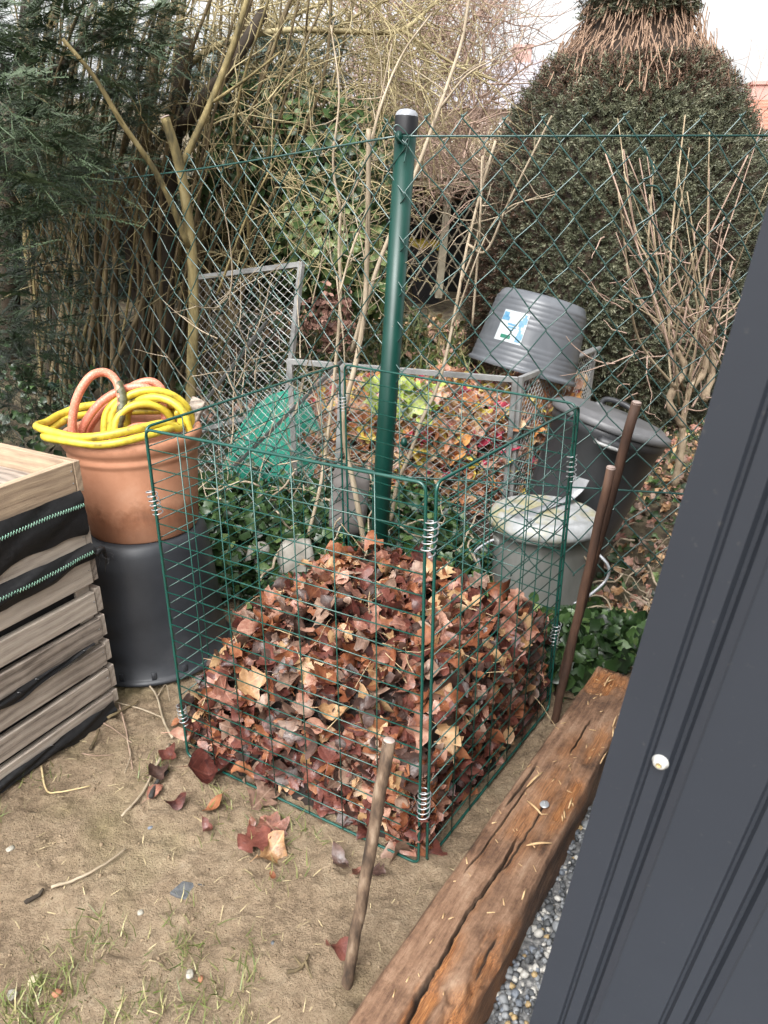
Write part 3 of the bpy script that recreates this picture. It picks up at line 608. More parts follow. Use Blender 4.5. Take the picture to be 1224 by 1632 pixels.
P1 = pile_leaves(215, .04); P1[:, 2] += .012; N1 = pile_n(P1); P2_, N2_ = faces_wire(85); P = np.vstack([P1, P2_]); Nn = np.vstack([N1, N2_]); P += Nn / np.linalg.norm(Nn, axis=1)[:, None] * .006
T = frames(P, Nn, R.uniform(.038, .08, 300))
for i in range(300): leaf_obj('leaf', pile, T[i], int(R.choice(6, p=[.29, .29, .13, .16, .05, .08])), int(R.integers(10)))
mb = MB()
for k in range(60):
    p = pile_leaves(1, .03)[0] + V3(0, 0, .012); dd = rdir(1)[0] * V3(1, 1, .25); mb.tube(wander(p, dd, R.uniform(.04, .13), 4, .15), R.uniform(.0007, .0014), 4)
tag(mb.build('leaf_stalks', M('straw_stalk', two((.35, .25, .13), (.55, .43, .26)), 20, rough=.7), pile), kind='stuff')

# ================================================================== CHAIN LINK FENCE
fence = empty('chain_link_fence', 'dark green chain link fence running behind the compost bin', 'fence')
pb, pt = at(597, 935, 2.3), at(648, 197, 2.3); ax = (pt - pb) / np.linalg.norm(pt - pb); pb = pb - ax * .35
post = MB().tube([pb, pt], .0305, 24).build('fence_post', m_pvc, fence)
RA = axis_rot(ax)
MB().lathe([(.0325, -.028), (.0330, .012), (.0322, .018)], 28, RA, pt).build('post_cap', m_black, fence)
MB().lathe([(.0322, .018), (.030, .026), (.022, .033), (.010, .036), (0, .0365)], 28, RA, pt).build('cap_top', M('grey_cap', two((.2, .21, .23), (.33, .34, .37)), 20, rough=.5), fence)  # top of the cap is a lighter grey than its black side
for (px, py) in ((636, 218), (643, 705)):
    q = at(px, py, 2.268); RC = axis_rot(V3(-.15, -1, .1)); 
    MB().lathe([(0, .012), (.006, .012), (.0075, .009), (.0115, .008), (.0125, .004), (.0125, -.01)], 20, RC @ np.diag([.85, 1.2, 1]), q).build('wire_clip', m_pvc, fence)
DW, DH = .0545, .128
def zig_run(p0, u, n, zt, zb, seed, rough=.006):
    mb = MB(); rough *= .8; nrm = np.cross(u, [0, 0, 1.])
    def J(a, j): h = np.sin(a * 12.9 + j * 78.2 + seed) * 43758.5; h2 = np.sin(a * 37.7 + j * 11.1 + seed) * 24634.6; return ((h % 1) - .5) * rough * 2, ((h2 % 1) - .5) * rough * 2
    rows = int((zt(0) - zb) / (DH / 2)) + 2
    for k in range(n):
        P = []
        for j in range(rows):
            sd = 1 if (j + k) % 2 == 0 else -1; a = k + (1 if sd > 0 else 0); jx, jz = J(a, j); s = a * DW + jx; z = zt(s) + DH * .36 - j * DH / 2 + jz
            if j == 0: z -= DH * .0
            c = p0 + u * s + V3(0, 0, z); off = nrm * .0028 * (1 if k % 2 else -1)
            P.append(c - u * sd * .003 + V3(0, 0, .006) + off); P.append(c + u * sd * .0015 + off * .2); P.append(c - u * sd * .003 - V3(0, 0, .006) - off)
        mb.tube(P, .0022, 5)
    # twisted barbs along the top
    for a in range(n + 1):
        j = 0 if True else 1; 
        if (a % 2) == 0: pass
        jx, jz = J(a, 0); c = p0 + u * (a * DW + jx) + V3(0, 0, zt(a * DW) + DH * .36 + jz)
        if a % 2 == 1: mb.tube([c - V3(0, 0, .004), c + u * .006 + V3(0, 0, .006) + nrm * .004, c + u * .013 + V3(0, 0, .012)], .0019, 5)
    return mb
pF = at(645, 217, 2.26); zr = pF[2]
mesh_r = zig_run(V3(pF[0] + .0, 2.262, 0), V3(1, 0, 0), 26, lambda s: zr - .002, .05, 3.1, .007)
# the torn diamond: a wire pulled out into loops
for pts in (((1027, 235), (1038, 262), (1040, 280), (1024, 288)), ((1029, 297), (1048, 300), (1056, 322), (1045, 340), (1013, 362)), ((1022, 392), (1048, 430), (1040, 470), (1012, 478))):
    mesh_r.tube(spline([at(x, y, 2.255) for x, y in pts], 7), .0028, 5)
mesh_r.build('wire_mesh', m_link, fence)
pl0, pl1 = V3(pF[0] - .0, 2.262, 0), V3(-1.446, 3.4, 0); ul = (pl1 - pl0); LL = np.linalg.norm(ul); ul /= LL
zig_run(pl0, ul, 38, lambda s: zr - .004 - .088 * min(s / LL, 1.1) - .012 * math.sin(pi * min(s / LL, 1)), .1, 9.4, .006).build('wire_mesh', m_link, fence)
mb = MB(); 
for zoff, nm in ((0, 't'), (-1.0, 'm')):
    P = [V3(pF[0] - .005, 2.262, zr + zoff), V3(.5, 2.262, zr + zoff - .001 - (.03 if zoff else 0)), V3(1.42, 2.262, zr + zoff - .002 - (.09 if zoff else 0))]; MB().tube(spline(P, 10), .0031, 6).build('tension_wire', m_link, fence)
    P = [V3(pF[0] - .02, 2.262, zr + zoff), pl0 + ul * LL * .5 + V3(0, 0, zr + zoff - .056 + (.05 if zoff else 0)), pl1 + ul * .06 + V3(0, 0, zr + zoff - .09 + (.1 if zoff else 0))]; MB().tube(spline(P, 10), .0031, 6).build('tension_wire', m_link, fence)
MB().tube(spline([at(645, 232, 2.25), at(630, 214, 2.25), at(628, 203, 2.25), at(636, 200, 2.25), at(652, 219, 2.25), at(648, 240, 2.26), at(644, 260, 2.26)], 6), .0018, 5).build('tie_wire', m_link, fence)
for (px, py, Y) in ((38, 300, 3.42), (84, 615, 3.38)):
    c = at(px, py, Y); tb = MB().box(c, (.05, .03, .035), euler(0, .2, -.5)).build('wire_tensioner', m_pvc, fence, bevel=.005)
    MB().tube([c + V3(-.01, -.03, 0), c + V3(-.01, .03, 0)], .009, 8).build('ratchet_drum', m_pvc, tb)
# ================================================================== ROUND BARS
def rod(name, base, top, r, mt, lab):
    o = empty(name, lab, 'steel bar', 'steel bars driven in beside the sleeper'); base, top = np.array(base), np.array(top); k = 14
    P = base + (top - base) * np.linspace(0, 1, k)[:, None]; P[1:-1] += R.normal(size=(k - 2, 3)) * .0006
    MB().tube(P, np.full(k, r) * (1 + R.normal(size=k) * .015), 18).build('bar', mt, o)
    a = (top - base) / np.linalg.norm(top - base); MB().lathe([(0, .0012), (r * .8, .001), (r * 1.0, -.001), (r * 1.01, -.004)], 18, axis_rot(a), top).build('cut_end', m_cut, o)
rod('steel_bar', (-.088, .853, -.12), (.006, .93, .478), .0105, m_rustlight, 'light brown round bar standing in the soil in front of the leaves')
rod('steel_bar', (.445, 1.60, -.12), at(973, 745, 1.55), .0105, m_rust, 'shorter of the two crossing rusty bars at the far end of the sleeper')
rod('steel_bar', (.475, 1.72, -.12), at(1014, 642, 1.6), .0115, m_rust, 'taller of the two crossing rusty bars at the far end of the sleeper')

# ================================================================== PLANK PLANTER STACK (left)
Cc = V3(-.735, 1.628, 0); e1 = V3(-.47, -.883, 0); e2 = V3(-.883, .47, 0)
st = empty('plank_compost_box', 'grey weathered plank box with black fabric lining at the left edge', 'planter box')
def loc2w(x, y, z): return Cc + e1 * x + e2 * y + V3(0, 0, z)
RB = np.stack([e1, e2, V3(0, 0, 1)], 1)
if np.linalg.det(RB) < 0: RB = RB @ np.diag([-1, 1, 1.]); FLIP = True
def plank(x0, x1, y0, y1, z0, z1, mt, name='plank', jit=.0, lab=None):
    c = loc2w((x0 + x1) / 2, (y0 + y1) / 2, (z0 + z1) / 2); long_x = (x1 - x0) > (y1 - y0)
    mb = MB(); L, Wd = (x1 - x0, y1 - y0) if long_x else (y1 - y0, x1 - x0); hz = z1 - z0
    n = 9; 
    xs_ = np.linspace(-L / 2, L / 2, n); sec = [(-Wd / 2, -hz / 2), (Wd / 2, -hz / 2), (Wd / 2, hz / 2), (-Wd / 2, hz / 2)]; v = []
    w1, w2 = R.uniform(0, 6, 2)
    for i, x in enumerate(xs_):
        dz = .0016 * math.sin(w1 + x * 7); dy = .0012 * math.sin(w2 + x * 5)
        for (a, b_) in sec: v.append((x, a + dy, b_ + dz * (1 if b_ > 0 else .4)))
    f = [(i * 4 + j, i * 4 + (j + 1) % 4, (i + 1) * 4 + (j + 1) % 4, (i + 1) * 4 + j) for i in range(n - 1) for j in range(4)] + [(3, 2, 1, 0), tuple((n - 1) * 4 + j for j in range(4))]
    mb.add(v, f); o = mb.build(name, mt, st, smooth=False, bevel=.0014)
    ex_ = e1 if long_x else e2; m4 = Matrix.Identity(4); ey_ = np.cross([0, 0, 1.], ex_)
    for r_ in range(3): m4[r_][0], m4[r_][1], m4[r_][2], m4[r_][3] = ex_[r_], ey_[r_], (0, 0, 1)[r_], c[r_]
    o.matrix_world = m4 @ Matrix.Rotation(R.normal() * jit, 4, 'Y'); 
    if lab: o['label'] = lab
    return o
rowsz = [(.632, .712), (.470, .540), (.392, .456), (.306, .368), (.229, .289), (.152, .211), (.075, .134), (.018, .058)]
for i, (a, b_) in enumerate(rowsz):
    plank(-.004 + R.uniform(0, .004), .85, 0, .019, a, b_, m_woodrim if i == 0 else m_wood, jit=.002)
    if i: plank(-.022, -.004, .004, .80, a + R.uniform(-.004, .006), b_ + .002, m_wood, 'side_plank', .002)
plank(-.022, -.004, .0, .80, .634, .712, m_woodrim, 'side_plank'); plank(-.022, -.004, .03, .8, .545, .615, m_wood, 'side_plank')
plank(.0, .85, .78, .80, .634, .711, m_woodrim, 'side_plank')
for k in range(7): plank(.0 + k * .122, .119 + k * .122, .024, .775, .640 + R.uniform(-.003, .003), .658, m_wood, 'lid_board')
plank(-.001, .04, .02, .06, .0, .66, m_wood, 'corner_batten')
mb = MB(); gxn, gzn = 40, 34; v = []
for j in range(gzn):
    for i in range(gxn):
        x, z = .004 + i / (gxn - 1) * .85, .0 + j / (gzn - 1) * .655; wv = .006 * math.sin(x * 21 + z * 9) * math.sin(z * 31) + .004 * math.sin(x * 55); v.append(loc2w(x, .0245 + .004 * 0 + max(wv, -.003) * .4, z))
mb.add(v, [(j * gxn + i, j * gxn + i + 1, (j + 1) * gxn + i + 1, (j + 1) * gxn + i) for j in range(gzn - 1) for i in range(gxn - 1)]); lin = mb.build('fabric_lining', m_fabric, st)
def flap(z0, z1, x0, x1, out, seed, name='fabric_flap', tail=0):
    mb = MB(); a, c = 46, 12; v = []
    for j in range(c):
        for i in range(a):
            t = j / (c - 1); x = x0 + (x1 - x0) * i / (a - 1); zb = .010 * math.sin(x * 14 + seed) + .004 * math.sin(x * 43); z = z0 + (z1 - z0) * t + zb * (1 - t)
            o_ = out * math.sin(pi * min(max(t, .0), 1)) + .003 * math.sin(x * 33 + t * 9 + seed) + .002 * math.sin(x * 81 + t * 17); v.append(loc2w(x, -.004 - max(o_, -.002), z))
    mb.add(v, [(j * a + i, j * a + i + 1, (j + 1) * a + i + 1, (j + 1) * a + i) for j in range(c - 1) for i in range(a - 1)]); fo = mb.build(name, m_fabric, st)
    return fo
f1 = flap(.525, .640, -.006, .85, .010, 0.); f2 = flap(.448, .50, -.012, .85, .012, 2.); f3 = flap(-.004, .038, .004, .85, .006, 4.); flap(.2155, .235, .03, .85, .001, 1.)
def stitch(z, x1, par, seed, out):
    P = []; x = -.002; i = 0
    while x < x1:
        P.append(loc2w(x, -.0065 - out - .002 * abs(math.sin(x * 33 + seed)), z + (.0045 if i % 2 else -.0045) + .004 * math.sin(x * 14 + seed))); x += .0036; i += 1
    MB().tube(P, .0011, 4).build('stitching', m_stitch, par)
stitch(.606, .5, f1, 0, .010); stitch(.478, .5, f2, 2, .012)
mb = MB()
P = spline([loc2w(-.012, -.01, .47), loc2w(-.03, -.012, .476), loc2w(-.045, -.004, .462), loc2w(-.05, .0, .44), loc2w(-.045, .006, .40)], 6)
mb.tube(P, np.linspace(.010, .0012, len(P)), 6)
for k in range(7): mb.tube(wander(loc2w(-.03, -.01, .47), -e1 + R.normal(size=3) * .7, .05, 6, .5), .0007, 4)
mb.build('frayed_corner', m_fabric, st)
for (x, z) in ((.06, .228), (.2, .23), (.25, .224), (.34, .229), (.2, .035), (.05, .48), (.33, .455)):
    p = loc2w(x, -.008, z); MB().tube([p, p + e1 * .008 + V3(0, 0, .006)], .0008, 4).build('staple', m_zinc, st)
for z in (.69, .66, .52, .43, .34, .26, .19, .11, .04): 
    p = loc2w(.006, -.0006, z); MB().tube([p, p + e2 * .003], .0018, 6).build('nail', m_galv, st)

# ================================================================== UPTURNED TUB, POT, HOSES
TB = V3(-.718, 1.955, 0)
tub = empty('mortar_tub', 'charcoal rubber tub turned upside down under the terracotta pot', 'tub')
wob = lambda a, z: .006 * math.sin(2 * a + 1) + .004 * math.sin(5 * a + z * 9)
prof = [(.226, .003), (.232, .006), (.232, .014), (.224, .018), (.219, .022), (.214, .08), (.208, .16), (.201, .26), (.194, .35), (.19, .385), (.183, .405), (.168, .418), (.15, .421), (.12, .414), (.05, .41), (0, .41)]
MB().lathe(prof, 72, loc=TB, wob=wob).build('body', m_tub, tub)
for a in (-2.1, -1.72, -1.3, -.9):
    c = TB + V3(math.cos(a) * .2195, math.sin(a) * .2195, .03); MB().box(c, (.004, .014, .022), euler(0, -.1, a)).build('rib', m_tub, tub, bevel=.0008)
m, nt, b = mk('terracotta'); v = coords(nt); sx = nt.nodes.new('ShaderNodeSeparateXYZ'); nt.links.new(v, sx.inputs[0])
tc = ramp(nt, noise(nt, v, 5, 7, .65), [(.3, (.38, .165, .09)), (.5, (.48, .23, .135)), (.72, (.57, .33, .22))])
wet = ramp(nt, noise(nt, v, 16, 6, .7), [(.3, (.13, .05, .025)), (.6, (.27, .11, .055)), (.75, (.4, .19, .1))])
band = math_(nt, 'ADD', math_(nt, 'MULTIPLY', math_(nt, 'SUBTRACT', .115, sx.outputs[2]), 9.), math_(nt, 'MULTIPLY', math_(nt, 'SUBTRACT', noise(nt, v, 9, 5), .5), 2.4))
stv = nt.nodes.new('ShaderNodeMapping'); stv.inputs['Scale'].default_value = (1, 1, .22); nt.links.new(v, stv.inputs[0]); stn = noise(nt, stv.outputs[0], 30, 5, .65)
lowr = math_(nt, 'SUBTRACT', 1.15, math_(nt, 'MULTIPLY', math_(nt, 'SUBTRACT', .085, sx.outputs[2]), 9., True), True)
band = math_(nt, 'MULTIPLY', math_(nt, 'MULTIPLY', math_(nt, 'MULTIPLY', band, 2.6, True), math_(nt, 'ADD', .35, stn), True), lowr, True)
rimb = math_(nt, 'MULTIPLY', math_(nt, 'SUBTRACT', sx.outputs[2], .262), 60., True); rimd = math_(nt, 'MULTIPLY', rimb, math_(nt, 'MULTIPLY', math_(nt, 'SUBTRACT', noise(nt, v, 22, 6, .7), .42), 3.2, True), True)
fac = math_(nt, 'MAXIMUM', band, math_(nt, 'MULTIPLY', rimd, .75)); nt.links.new(mixc(nt, fac, tc, wet), b.inputs['Base Color']); b.inputs['Roughness'].default_value = .75
bump(nt, b, noise(nt, v, 60, 5), .15, .003)
POT = V3(-.697, 1.945, .416)
pot = MB().lathe([(0, .004), (.12, .0), (.146, .002), (.151, .008), (.157, .08), (.164, .16), (.1695, .215), (.171, .224), (.175, .229), (.176, .236), (.174, .243), (.1735, .249), (.181, .257), (.186, .268), (.187, .28), (.183, .29), (.176, .293), (.168, .288), (.165, .27), (.16, .2), (.15, .05), (0, .04)], 80, wob=lambda a, z: .004 * math.sin(2 * a + .6)).build('terracotta_pot', m)
pot.location = Vector(POT); tag(pot, 'large orange terracotta pot stained darker near its base, on the upturned tub', 'plant pot')
def hose(pts, r, mt, k=10, n=12): return MB().tube(spline(pts, k), r, n)
rz = POT[2] + .293 + .012
def ring(cx, cy, z, rx, ry, a0, a1, n, tilt=(0, 0), dz=0., rot=0.):
    out = []
    for i in range(n):
        t = a0 + (a1 - a0) * i / (n - 1); x, y = rx * math.cos(t), ry * math.sin(t); X, Y = x * math.cos(rot) - y * math.sin(rot), x * math.sin(rot) + y * math.cos(rot)
        out.append(V3(cx + X, cy + Y, z + dz * i / (n - 1) + tilt[0] * X + tilt[1] * Y + .006 * math.sin(i * 1.7)) + V3(.007 * math.sin(i * 2.3), .006 * math.cos(i * 1.9), 0))
    return out
cx, cy = POT[0], POT[1]
# yellow hose: two flat turns over the rim, then upright coils behind
pts = ring(cx - .032, cy - .03, rz + .0, .178, .165, -.2, -2 * pi - .2, 15, (.03, .0)) + ring(cx - .04, cy - .03, rz + .02, .182, .155, -.5, -2 * pi + .1, 14, (.03, .02)) 
yo = empty('yellow_hose', 'yellow garden hose coiled loosely over the terracotta pot', 'hose')
hose(pts, .0105, m_yel).build('flat_coil', m_yel, yo)
def arch(x0, x1, top, Y0, Y1, base=rz - .03, n=9, lean=0.):
    return [V3(x0 + (x1 - x0) * (1 - math.cos(pi * i / (n - 1))) / 2 + lean * math.sin(pi * i / (n - 1)), Y0 + (Y1 - Y0) * i / (n - 1), base + (top - base) * math.sin(pi * i / (n - 1)) ** .8) for i in range(n)]
hose(arch(cx - .05, cx + .155, rz + .085, cy - .03, cy + .06), .0105, m_yel).build('upright_coil', m_yel, yo)
hose(arch(cx - .075, cx + .135, rz + .078, cy - .01, cy + .09), .0105, m_yel).build('upright_coil', m_yel, yo)
hose(arch(cx - .03, cx + .11, rz + .055, cy - .06, cy + .03), .0105, m_yel).build('upright_coil', m_yel, yo)
hose(arch(cx - .02, cx + .165, rz + .07, cy + .02, cy - .02), .0105, m_yel).build('upright_coil', m_yel, yo)
m, nt, b = mk('salmon_braided_hose'); v = coords(nt)
vo = nt.nodes.new('ShaderNodeTexVoronoi'); vo.inputs['Scale'].default_value = 210; nt.links.new(v, vo.inputs['Vector'])
nt.links.new(ramp(nt, vo.outputs['Distance'], [(.1, (.8, .36, .25)), (.5, (.6, .19, .12))]), b.inputs['Base Color']); b.inputs['Roughness'].default_value = .35; m_sal = m
so = empty('orange_hose', 'salmon orange braided hose looping up out of the terracotta pot', 'hose')
Yh = cy + .0
def pp(L): return [at(x, y, Y) for x, y, Y in L]
hose(pp([(118, 705, 1.90), (114, 672, 1.90), (122, 632, 1.91), (142, 600, 1.93), (165, 592, 1.95), (183, 604, 1.95), (192, 632, 1.93), (191, 660, 1.91), (182, 690, 1.90), (178, 706, 1.90)]), .0115, m_sal).build('tall_loop', m_sal, so)
hose(pp([(124, 704, 1.93), (135, 672, 1.93), (160, 640, 1.95), (195, 620, 1.97), (228, 616, 1.98), (252, 632, 1.99), (262, 660, 1.98), (262, 690, 1.97)]), .0115, m_sal).build('low_loop', m_sal, so)
hose(pp([(132, 706, 1.96), (146, 672, 1.97), (178, 638, 2.0), (212, 614, 2.02), (240, 607, 2.03), (258, 622, 2.03), (266, 655, 2.02), (268, 690, 2.0)]), .0115, m_sal).build('low_loop', m_sal, so)
hose(pp([(196, 690, 1.88), (215, 680, 1.89), (240, 678, 1.92)]), .0115, m_sal).build('stub', m_sal, so)
P = spline(pp([(187, 608, 1.95), (194, 635, 1.928), (191, 662, 1.908), (182, 690, 1.898)]), 12)
MB().tube(P, .0128 + .0008 * np.sin(np.arange(len(P)) * 1.1), 14).build('tape_wrap', M('olive_tape', [(.3, (.05, .05, .025)), (.7, (.12, .12, .06))], 60, stretch=(1, 1, 3), rough=.35, bmp=.6, bscale=50), so)
p0, p1 = at(288, 705, 1.99), at(312, 648, 2.02); dz = (p1 - p0); Lb = np.linalg.norm(dz); rb = axis_rot(dz)
tag(MB().box((p0 + p1) / 2, (.045, .014, Lb + .05), rb @ euler(0, 0, .6)).build('wooden_slat', m_wood, bevel=.002, smooth=False), 'short grey wooden slat sticking out of the terracotta pot', 'wood slat')

# ================================================================== BEYOND THE FENCE: cage, heap, bins
def strand_panel(name, parent, a, b_, c, d_, cw=.042, ch=.02, r=.0016, fr=.011, frame=(1, 1, 1, 1), bulge=0.):
    """expanded metal panel between corners a b c d (bottom left, bottom right, top right, top left)"""
    a, b_, c, d_ = map(lambda q: np.array(q, float), (a, b_, c, d_)); W = np.linalg.norm(b_ - a); H = np.linalg.norm(d_ - a); nrm = np.cross(b_ - a, d_ - a); nrm /= np.linalg.norm(nrm)
    S = lambda u, v: (a * (1 - u) + b_ * u) * (1 - v) + (d_ * (1 - u) + c * u) * v + nrm * bulge * (math.sin(pi * u) * math.sin(pi * min(v * 1.1, 1)) + .35 * math.sin(7 * u + 4 * v))
    mb = MB(); n = int(W / (cw / 2)); rows = int(H / ch)
    for k in range(rows):
        P = [S(min(i * cw / 2 / W, 1), np.clip((k + .5 + (.46 if (i + k) % 2 else -.46)) * ch / H, 0, 1)) + nrm * (.0015 if (i + k) % 2 else -.0015) for i in range(n + 1)]
        mb.tube(P, r, 4, cap=False)
    o = mb.build(name, m_mesh, parent, smooth=False)
    f = MB(); E = [(a, b_), (b_, c), (c, d_), (d_, a)]
    for use, (p, q) in zip(frame, E):
        if use: 
            L = np.linalg.norm(q - p); x = (q - p) / L; y = np.cross(nrm, x); f.box((p + q) / 2, (L + fr * 2, fr * 2, fr * 1.9), np.stack([x, y, nrm], 1))
    f.build('frame', m_galv, o, smooth=False, bevel=.001); return o
cage = empty('mesh_compost_cage', 'galvanised expanded metal compost cage behind the fence post', 'compost cage')
fl, frt, bk = V3(-.39, 3.0, .69), V3(.54, 3.0, .612), V3(1.08, 3.78, .60)
strand_panel('front_panel', cage, V3(-.39, 2.99, -.2), V3(.52, 2.99, -.24), frt, fl, .046, .02)
strand_panel('right_panel', cage, V3(.555, 3.01, -.24), V3(1.06, 3.78, -.15), bk, V3(.568, 3.01, .612), .036, .021)
pa = [at(455, 650, 3.12), at(480, 421, 3.2), at(313, 442, 3.55), at(300, 690, 3.42)]
strand_panel('raised_panel', cage, pa[3], pa[0], pa[1], pa[2], .05, .021)
pc = [at(300, 815, 3.05), at(536, 775, 2.93), at(545, 582, 2.97), at(310, 640, 3.2)]
strand_panel('left_panel', cage, pc[0], pc[1], pc[2], pc[3], .042, .02, frame=(0, 1, 0, 0), bulge=.05)
for (p, q) in (((303, 668, 2.9), (425, 512, 3.0)), ((370, 745, 2.85), (545, 575, 2.92))):
    a, b_ = at(*p), at(*q); x = (b_ - a); L = np.linalg.norm(x); MB().box((a + b_) / 2, (.014, .014, L), axis_rot(x)).build('brace_bar', M('dull_bar', two((.03, .03, .028), (.07, .07, .065)), 20, rough=.6), cage, smooth=False, bevel=.002)
MB().tube([at(905, 575, 3.45), at(955, 556, 3.7)], .012, 8).build('rail_end', m_galv, cage)
# green sheet leaning behind the left panel
P = [(352, 800), (354, 745), (372, 695), (400, 652), (430, 630), (455, 622), (474, 628), (490, 650), (503, 682), (511, 715), (514, 748), (510, 782), (498, 805), (470, 815), (420, 815), (380, 812)]
pts = [at(x, y, 3.03 + (514 - x) * .0008) for x, y in P]; mb = MB(); k = len(pts); mb.add(pts + [p + V3(.01, .02, 0) for p in pts], [tuple(range(k)), tuple(range(2 * k - 1, k - 1, -1))] + [(i, (i + 1) % k, k + (i + 1) % k, k + i) for i in range(k)])
tag(mb.build('plastic_sheet', M('sea_green_plastic', two((.025, .26, .18), (.05, .36, .26)), 5, rough=.4), bevel=.002, smooth=False), 'sea green plastic sheet standing behind the mesh of the compost cage', 'plastic sheet')

# heap inside the cage
heap = empty('garden_waste_heap', 'heap of coloured leaves and garden waste inside the metal cage', 'compost heap')
hx = np.linspace(-.36, 1.0, 46); hy = np.linspace(3.03, 3.95, 34); X, Y = np.meshgrid(hx, hy)
def heap_z(x, y): return .36 + .16 * np.exp(-((x - .35) / .35) ** 2 - ((y - 3.5) / .3) ** 2) + .06 * np.exp(-((x + .1) / .2) ** 2) + fbm(x, y, 6, 3, 31) * .12
def in_heap(x, y): return (y > 3.03) & (x < .55 + (y - 3.02) * .68) & (x > -.36)
Z = np.where(in_heap(X, Y), heap_z(X, Y), -.2)
idx = np.arange(46 * 34).reshape(34, 46); Q = np.stack([idx[:-1, :-1], idx[:-1, 1:], idx[1:, 1:], idx[1:, :-1]], -1).reshape(-1, 4)
quadmesh('heap_core', np.stack([X, Y, Z], -1).reshape(-1, 3), Q, M('compost', [(.3, (.02, .014, .01)), (.55, (.07, .045, .03)), (.75, (.16, .1, .05))], 14, rough=.85, bmp=.7), heap)
HM = [LM[0], LM[1], LM[2], leaf_mat('crimson_leaf', (.22, .012, .03), (.1, .01, .015), (.42, .05, .09)), leaf_mat('yellow_leaf', (.5, .36, .05), (.3, .2, .03), (.66, .52, .12)), leaf_mat('orange_leaf', (.45, .16, .04), (.25, .08, .02), (.6, .3, .1))]
xy = np.column_stack([R.uniform(-.36, .98, 1500), R.uniform(3.03, 3.9, 1500)]); xy = xy[in_heap(xy[:, 0], xy[:, 1])]
front = np.column_stack([R.uniform(-.3, .54, 420), R.uniform(3.015, 3.06, 420)]); n1 = len(xy); xy = np.vstack([xy, front]); z = heap_z(xy[:, 0], xy[:, 1]) + R.uniform(.0, .03, len(xy)); z[n1:] = z[n1:] * R.uniform(0, 1, 420) ** .6
sd = np.column_stack([.565 + (R.uniform(0, .7, 250)) * .69 - .03, 0 * R.uniform(0, 1, 250)]); sd[:, 1] = 3.02 + (sd[:, 0] - .535) / .69; zs = R.uniform(-.1, .5, 250)
P = np.vstack([np.column_stack([xy, z]), np.column_stack([sd, zs])]); n = len(P)
tag(scatter('waste_leaves', LEAF, frames(P, rdir(n) * .8 + V3(0, -.5, .6), R.uniform(.05, .11, n)), HM, heap, tint=R.uniform(0, 1, n), mi=R.choice(6, n, p=[.24, .26, .22, .08, .08, .12])), kind='stuff')
sal = empty('salad_leaves', 'clump of lime green salad leaves thrown on the heap in the cage', 'salad leaves')
m_lime = leaf_mat('lime_leaf', (.42, .52, .10), (.26, .38, .05), (.68, .74, .32))
for k in range(26):
    c = at(R.uniform(585, 690), R.uniform(612, 672), 3.07 + R.uniform(-.02, .1)); T = frames(c[None], (rdir(1) * .7 + V3(0, -.7, .6)), R.uniform(.07, .13))[0]
    v, q, u = LEAF[int(R.choice([3, 4, 5]))]; o = quadmesh('leaf', v * V3(1, .9, 1.3), q, m_lime, sal, uv=u); o.matrix_world = Matrix(T.tolist())

# tilted tub on the heap
t2 = empty('upturned_tub', 'grey ringed plastic tub with a blue and white label, tipped upside down on the cage', 'tub')
b0, t0 = V3(.645, 3.42, .57), V3(.735, 3.46, .89); RA = axis_rot(t0 - b0); Ht = np.linalg.norm(t0 - b0); prof = []
prof = [(.256, -.01), (.26, 0), (.254, .008)]
for i in range(40):
    z = .01 + i / 39 * (Ht - .05); r = .25 - (.25 - .206) * z / Ht; groove = (.012 < z < .11) or (z > Ht * .52); prof.append((r + (.0022 * (1 if i % 3 == 0 else 0) if groove else 0), z))
prof += [(.203, Ht - .03), (.198, Ht - .014), (.186, Ht - .003), (.17, Ht), (.155, Ht - .006), (.08, Ht - .008), (0, Ht - .006)]
MB().lathe(prof, 72, RA, b0).build('body', m_tub2, t2)
RL = axis_rot(t0 - b0)
def label_patch(name, a0, a1, z0, z1, lift, mt, par, n=10):
    mb = MB(); v = []
    for z in (z0, z1):
        for i in range(n + 1):
            a = a0 + (a1 - a0) * i / n; r = .25 - (.25 - .206) * z / Ht + lift; v.append(RL @ V3(r * math.cos(a), r * math.sin(a), z) + b0)
    return mb.add(v, [(i, i + 1, n + 2 + i, n + 1 + i) for i in range(n)]).build(name, mt, par)
# direction of the label around the axis: towards the viewer and left
vd = RL.T @ V3(-.62, -.78, 0); ac = math.atan2(vd[1], vd[0]); m_lab = M('white_label', two((.36, .4, .42), (.5, .53, .54)), 12, rough=.35); m_lb = M('label_blue', two((.05, .17, .3), (.14, .3, .42)), 60, rough=.35); m_lg = M('label_green', two((.01, .12, .08), (.02, .17, .11)), 60, rough=.35)
lab = label_patch('label', ac - .28, ac + .28, .10, .235, .0035, m_lab, t2)
for (a, b_, z0, z1, mt) in ((-.1, .1, .172, .181, m_lb), (-.07, .1, .160, .168, m_lb), (-.04, .06, .150, .156, m_lb), (-.26, -.14, .205, .226, m_lb), (-.27, -.1, .19, .207, m_lb), (-.16, .05, .113, .129, m_lg)): label_patch('label_print', ac + a, ac + b_, z0, z1, .0045, mt, lab)
for k in range(9):
    w_ = .05 + .03 * math.sin(k * 1.3); c_a = .2 + .03 * math.sin(k * 1.1); label_patch('label_print', ac + c_a - w_, ac + min(c_a + w_, .27), .108 + k * .0135, .108 + (k + 1) * .0135, .0045, m_lb, lab, 4)

